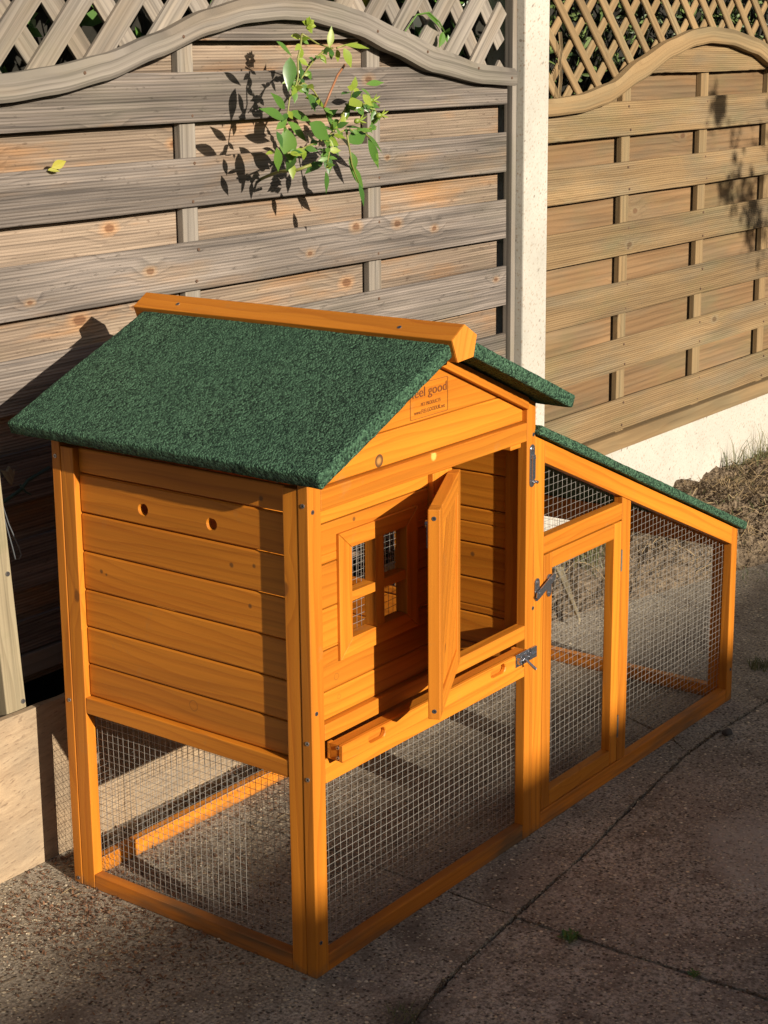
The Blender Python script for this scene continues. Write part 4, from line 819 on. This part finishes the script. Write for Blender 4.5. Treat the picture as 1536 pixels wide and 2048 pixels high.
# --- printed mark on the gable
def text(s, x, z, size, sx=1., parent=None, al='LEFT'):
    c = bpy.data.curves.new('lettering', 'FONT'); c.body = s; c.size = size; c.align_x = al; c.resolution_u = 3
    o = bpy.data.objects.new('tmp', c); SC.collection.objects.link(o); bpy.context.view_layer.update()
    me = bpy.data.meshes.new_from_object(o); bpy.data.objects.remove(o)
    me.transform(Matrix.Translation((x, .0081, z)) @ Matrix.Rotation(math.pi/2, 4, 'X') @ Matrix.Diagonal((sx, 1, 1, 1)))
    me.materials.clear(); me.materials.append(M['black']); q = bpy.data.objects.new('lettering', me); SC.collection.objects.link(q); q.parent = parent; return q
def rring(b, x0, x1, z0, z1, r, w_, y):
    def lp(o):
        out = []
        for cx, cz, a0 in ((x1-r, z1-r, 0), (x0+r, z1-r, 90), (x0+r, z0+r, 180), (x1-r, z0+r, 270)):
            for i in range(5): t = math.radians(a0+90*i/4); out.append((cx+(r-o)*math.cos(t), y, cz+(r-o)*math.sin(t)))
        return out
    A = lp(0); B = lp(w_); n = len(A); b.add(A+B, [(i, (i+1) % n, (i+1) % n+n, i+n) for i in range(n)], [(0, 0, 0)]*2*n)
b = MB(); rring(b, .2590, .3590, .8110, .8655, .003, .0008, .0082); LG = b.build('printed_mark', M['black'], H)
text('feel good', .3572, .8440, .0215, 1.16, LG, 'RIGHT'); text('PET PRODUCTS', .3130, .8290, .0078, .95, LG, 'CENTER'); text('www.FEELGOODUK.net', .3100, .8178, .0092, .86, LG, 'CENTER')
# knots drawn in the gable timber
def knot(name, x, y, z, rx, rz, n, parent=H):
    pass
# ================================================================= SMALL THINGS
b = MB(); b.prism([(1.788, .655, -.02), (1.800, .662, -.02), (1.772, .660, .135), (1.764, .655, .135)], (.006, .010, 0), along=(0, 0, 1)); p0 = Vector((1.63, .50, .012)); p1 = Vector((1.80, .66, .072)); d = (p1-p0).normalized(); s = Vector((-d.y, d.x, 0)).normalized()*.010
b = MB(); b.prism([p0-s*.3, p0+s*.3, p1+s, p1-s], (0, 0, .010), along=d); o = b.build('wooden_stake', M['pale'], None, .002); tag(o, 'split wooden stake lying on the soil seen through the run door mesh', 'wooden stake')
def rock(name, loc, r, mat, label, cat, sq=(1, 1, .6)):
    bm = bmesh.new(); bmesh.ops.create_icosphere(bm, subdivisions=3, radius=r)
    for v in bm.verts: v.co *= 1+.35*nz(v.co.x/r+loc[0]*9, v.co.y/r, v.co.z/r); v.co.x *= sq[0]; v.co.y *= sq[1]; v.co.z *= sq[2]
    me = bpy.data.meshes.new(name); bm.to_mesh(me); bm.free(); me.materials.append(mat); me.polygons.foreach_set('use_smooth', [True]*len(me.polygons)); o = bpy.data.objects.new(name, me); SC.collection.objects.link(o); o.location = loc; tag(o, label, cat); return o
rock('stone', (1.226, -.080, .006), .011, M['stone'], 'small dark stone on the concrete in front of the run', 'stone')
def blades(b, cx, cy, cz, n, spread, h, r, lean=.5, w=.0016, lie=.0):
    for k in range(n):
        a = r.uniform(0, 6.28); rr = spread*math.sqrt(r.random()); x = cx+rr*math.cos(a); y = cy+rr*math.sin(a); hh = h*r.uniform(.45, 1.1); la = r.uniform(0, 6.28); ln = hh*lean*r.uniform(.2, 1.3)
        z = cz(x, y) if callable(cz) else cz
        p0 = Vector((x, y, z)); p1 = p0+Vector((math.cos(la)*ln*.35, math.sin(la)*ln*.35, hh*.6*(1-lie))); p2 = p0+Vector((math.cos(la)*ln, math.sin(la)*ln, hh*(1-lie)))
        s = Vector((math.sin(la), -math.cos(la), 0))*w*.5; s = (s*.5+Vector((.618, -.786, 0))*w*.4); g_ = (r.random(), 0, 0)
        b.add([p0-s, p0+s, p1-s*.8, p1+s*.8, p2], [(0, 1, 3, 2), (2, 3, 4)], [g_]*5)
r = random.Random(5); M['grass2'] = leafmat('dull_grass_blade', (.05, .07, .02), (.17, .15, .06), .6, .2)
def tuft(name, x, y, z, n, sp, h, mat, label, lean=.8, cat='weed', w=.0018):
    b = MB(); blades(b, x, y, z, n, sp, h, r, lean, w); o = b.build(name, mat, None); tag(o, label, cat, 'tufts on the patio'); return o
tuft('grass_tuft', -.008, -.165, -.01, 60, .020, .024, M['grass2'], 'small grass tuft in the long joint at the bottom edge', 1.0, 'grass tuft', .0014)
def weed(x, y, label, n, L, seed):
    q = random.Random(seed); b = MB()
    for k in range(n):
        a = q.uniform(0, 6.28); l_ = L*q.uniform(.5, 1.1); d = Vector((math.cos(a), math.sin(a)*.8, 0)); p = Vector((x+q.uniform(-.6, .6)*L, y+q.uniform(-.5, .5)*L, .001))
        b.leaf(p, p+d*l_*.6+Vector((0, 0, l_*q.uniform(.05, .3))), l_*.22, (0, 0, 1))
    o = b.build('weed', M['rose2'], None); tag(o, label, 'weed', 'weeds in the patio joints'); return o
weed(.335, -.240, 'flat dark green weed in the cross joint right of centre', 75, .022, 1)
weed(.350, -.445, 'smaller weed further along the cross joint in the right foreground', 45, .014, 2)
weed(1.47, -.075, 'moss-like weed in the long joint at the right edge', 80, .02, 6)
tuft('grass_tuft', .335, -.600, 0, 70, .02, .028, M['straw'], 'dry straw tuft in the bottom right corner of the patio', 2.2, 'grass tuft', .0016)
tuft('grass_tuft', 1.62, .03, 0, 70, .025, .03, M['grass2'], 'dark green grass tuft at the right edge past the run', .8, 'grass tuft', .002)
def bh(x, y): return max(0, bank_h(x, y))-.004
b = MB()
for k in range(20):
    x = 2.80+abs(r.gauss(0, .28)); blades(b, x, .735-abs(r.gauss(0, .03)), bh, r.randrange(3, 10), .028, r.uniform(.04, .15), r, r.uniform(.3, 1.0), .0019)
for k in range(16): blades(b, 2.9+r.random()*.6, .70-r.random()*.15, bh, 9, .04, .05, r, 1.2, .0019)
for k in range(110): blades(b, r.uniform(2.2, 3.5), r.uniform(.2, .68), bh, 7, .04, r.uniform(.012, .03), r, 1.6, .0019)
for k in range(12): blades(b, 1.84+r.random()*.22, .66-r.random()*.05, bh, 11, .03, .11, r, .7, .0020)
o = b.build('green_grass', M['grass2'], None); tag(o, 'green grass growing up against the concrete gravel board', 'grass', kind='stuff')
b = MB()
for k in range(5600):
    x = r.uniform(1.65, 3.6); y = r.uniform(.12, .74); h = bank_h(x, y)
    if h < .012 or nz(x*5, y*5, 3.) < r.uniform(-.35, .25): continue
    L = r.uniform(.015, .07); a = r.uniform(0, 6.28); z = h+r.uniform(.0, .014); p0 = Vector((x, y, z)); p1 = p0+Vector((math.cos(a)*L*.5, math.sin(a)*L*.5, r.uniform(.0, .018))); p2 = p0+Vector((math.cos(a+r.uniform(-.4, .4))*L, math.sin(a)*L, r.uniform(-.008, .010)))
    s = Vector((-math.sin(a), math.cos(a), .3))*.0010; g_ = (r.random(), 0, 0); b.add([p0-s, p0+s, p1-s, p1+s, p2], [(0, 1, 3, 2), (2, 3, 4)], [g_]*5)
for k in range(150):
    x = r.uniform(1.75, 3.5); y = r.uniform(.2, .70); h = bank_h(x, y)
    if h < .01: continue
    a = r.uniform(0, 6.28); L = r.uniform(.05, .20); cu = r.uniform(-1.5, 1.5); z = h+.004; P = []
    for i in range(7):
        t_ = i/6; xx = x+math.cos(a+cu*t_)*L*t_; yy = min(.745, y+math.sin(a+cu*t_)*L*t_); P.append((xx, yy, max(bank_h(xx, yy), 0)+.004+math.sin(t_*3.14)*L*r.uniform(.05, .25)))
    b.tube(P, [.0013]*3+[.0010]*2+[.0006]*2, 5)
o = b.build('dry_straw', M['straw'], None); tag(o, 'dry straw and roots lying over the soil bank', 'straw', kind='stuff')
# crumbs of soil
b = MB()
for k in range(5200):
    x = r.uniform(1.55, 3.3); y = r.uniform(-.02, .74); h = bank_h(x, y)
    if h < .0 and r.random() < .93: continue
    q = r.uniform(.0015, .008) if h > .01 else r.uniform(.001, .003); c = Vector((x, y, max(h, 0)+q*.3)); vs = [c+Vector((r.uniform(-1, 1), r.uniform(-1, 1), r.uniform(.2, 1)))*q for _ in range(5)]
    b.add(vs, [(0, 1, 2), (0, 2, 3), (0, 3, 1), (1, 2, 4), (2, 3, 4), (3, 1, 4)], [(0, 0, 0)]*5)
o = b.build('soil_crumbs', M['soil'], None); tag(o, 'loose crumbs of soil scattered on the bank and the patio edge', 'soil crumbs', kind='stuff')
b = MB()
for P, m_, wd in ((A1, 260, .004), (A2, 420, .004), (A3, 420, .004), (X1u[:2], 60, .004), (X1d[:-1], 260, .004), (X2, 150, .004)):
    pts_ = [Vector(p) for p in P if Vector(p).length < 3]
    for k in range(m_):
        i = r.randrange(len(pts_)-1); p = pts_[i].lerp(pts_[i+1], r.random()); q = r.uniform(.0012, .0036)
        if nz(p.x*6, p.y*6, 11.) < -.1: q *= .7
        c = Vector((p.x+r.gauss(0, wd*.55), p.y+r.gauss(0, wd*.55), -.004+r.uniform(0, .004))); vs = [c+Vector((r.uniform(-1, 1), r.uniform(-1, 1), r.uniform(.1, .9)))*q for _ in range(5)]
        b.add(vs, [(0, 1, 2), (0, 2, 3), (0, 3, 1), (1, 2, 4), (2, 3, 4), (3, 1, 4)], [(0, 0, 0)]*5)
o = b.build('joint_dirt', M['soil'], None); tag(o, 'dark dirt packed along the joints of the patio', 'dirt', kind='stuff')
# dead leaf bits and twigs on the patio
b = MB()
def bit(x, y, L, z=.0015):
    a = r.uniform(0, 6.28); w_ = L*r.uniform(.12, .5); d = Vector((math.cos(a), math.sin(a), 0)); s = Vector((-d.y, d.x, 0)); p = Vector((x, y, z)); g_ = (r.random(), 0, 0); c = r.uniform(.0, .5)*L
    b.add([p-s*w_*.5, p+s*w_*.5, p+d*L*.5-s*w_*.5+Vector((0, 0, c)), p+d*L*.5+s*w_*.5+Vector((0, 0, c)), p+d*L+s*c*.4], [(0, 1, 3, 2), (2, 3, 4)], [g_]*5)
for k in range(3000): 
    x = r.gauss(-.06, .12); y = r.gauss(.40, .14)
    if y < .61 and x > -.5: bit(x, y, r.uniform(.002, .010))
for k in range(900): bit(r.uniform(.02, .6), .61-abs(r.gauss(0, .05)), r.uniform(.003, .012), .002)
for k in range(1300): bit(r.uniform(.05, .58), .50-abs(r.gauss(0, .16)), r.uniform(.002, .008))
for k in range(1500): bit(r.uniform(-.5, 2.0), r.uniform(-.7, .6), r.uniform(.0012, .004))
o = b.build('leaf_litter', M['litter'], None); tag(o, 'reddish dead leaf bits scattered over the concrete', 'leaf litter', kind='stuff')
b = MB()
for k in range(60):
    x = r.uniform(-.35, .5) if k < 38 else r.uniform(.3, 2.2); y = r.uniform(.0, .6) if k < 38 else r.uniform(-.3, .45); a = r.uniform(0, 6.28); L = r.uniform(.01, .035)
    b.tube([(x, y, .0015), (x+math.cos(a)*L*.5, y+math.sin(a)*L*.5, .004), (x+math.cos(a+.6)*L, y+math.sin(a+.6)*L, .0015)], .0005, 4)
o = b.build('dry_stalks', M['straw'], None); tag(o, 'thin dry stalks scattered over the concrete', 'stalks', kind='stuff')
# fine grit standing proud of the slab
b = MB()
for k in range(9000):
    x = r.uniform(-.55, 1.9); y = r.uniform(-.75, .6); q = r.uniform(.0006, .0021)
    if r.random() < .05: q *= 1.7
    c = Vector((x, y, q*.25)); vs = [c+Vector((math.cos(t)*q*r.uniform(.7, 1.3), math.sin(t)*q*r.uniform(.7, 1.3), 0)) for t in (0, 1.3, 2.5, 3.8, 5.0)]+[c+Vector((r.uniform(-.3, .3)*q, r.uniform(-.3, .3)*q, q*.6))]; g_ = (r.random(), 0, 0)
    b.add(vs, [(i, (i+1) % 5, 5) for i in range(5)], [g_]*6)
M['grit'] = leafmat('pale_grit', (.16, .12, .08), (.62, .52, .38), .7, 0.0)
o = b.build('grit', M['grit'], None); tag(o, 'pale grit standing proud of the worn concrete', 'grit', kind='stuff')
# overhanging shrub to the right of the view, shading the tan fence
t = empty('shrub', (3.3, -2.9, 0)); tag(t, 'leafy shrub outside the right edge whose twigs shade the tan fence', 'shrub')
b = MB(); q = random.Random(12)
def clump(cx, cy, cz, n, s):
    for k in range(n):
        c = Vector((cx+q.gauss(0, s), cy+q.gauss(0, s), cz+q.gauss(0, s))); d = Vector((q.uniform(-1, 1), q.uniform(-1, 1), q.uniform(-1, .5))).normalized(); b.leaf(c, c+d*.04, .024, (q.uniform(-1, 1), q.uniform(-1, .1), 1))
for tx, tz, n_, s_ in ((2.80, 1.20, 60, .022), (2.82, 1.17, 24, .03), (2.95, 1.11, 14, .03), (2.92, .98, 40, .022), (2.93, .94, 24, .022), (3.06, .87, 60, .035), (3.05, .93, 30, .03), (3.12, .80, 40, .04), (3.3, 1.0, 160, .10), (3.5, 1.3, 200, .15)):
    clump(tx-.195*2.95, -2.2, tz+.345*2.95, n_, s_)
o = b.build('foliage', M['rose2'], t); o.matrix_parent_inverse = Matrix.Translation(-t.location)
b = MB(); b.tube([(3.3, -2.9, 0), (3.28, -2.8, .8), (3.2, -2.6, 1.5), (2.9, -2.4, 2.0), (2.4, -2.25, 2.15)], [.018, .015, .012, .006, .002], 8); b.tube([(3.28, -2.8, .8), (3.0, -2.5, 1.5), (2.5, -2.2, 1.87)], [.01, .006, .002], 6)
o = b.build('branches', M['twig'], t); o.matrix_parent_inverse = Matrix.Translation(-t.location)
# wall behind the viewer: its edge throws the soft shade across the foreground
t = empty('garden_wall', (2, -8.1, 0)); tag(t, 'tall red brick garden wall standing behind the viewer', 'wall')
b = MB(); b.box(-9, 13, -8.25, -8.02, -.3, 2.83); o = b.build('brickwork', M['brick'], t); o.matrix_parent_inverse = Matrix.Translation(-t.location)
b = MB(); b.box(-9.05, 13.05, -8.30, -7.985, 2.832, 2.885); o = b.build('coping', M['concrete'], t, .01); o.matrix_parent_inverse = Matrix.Translation(-t.location)
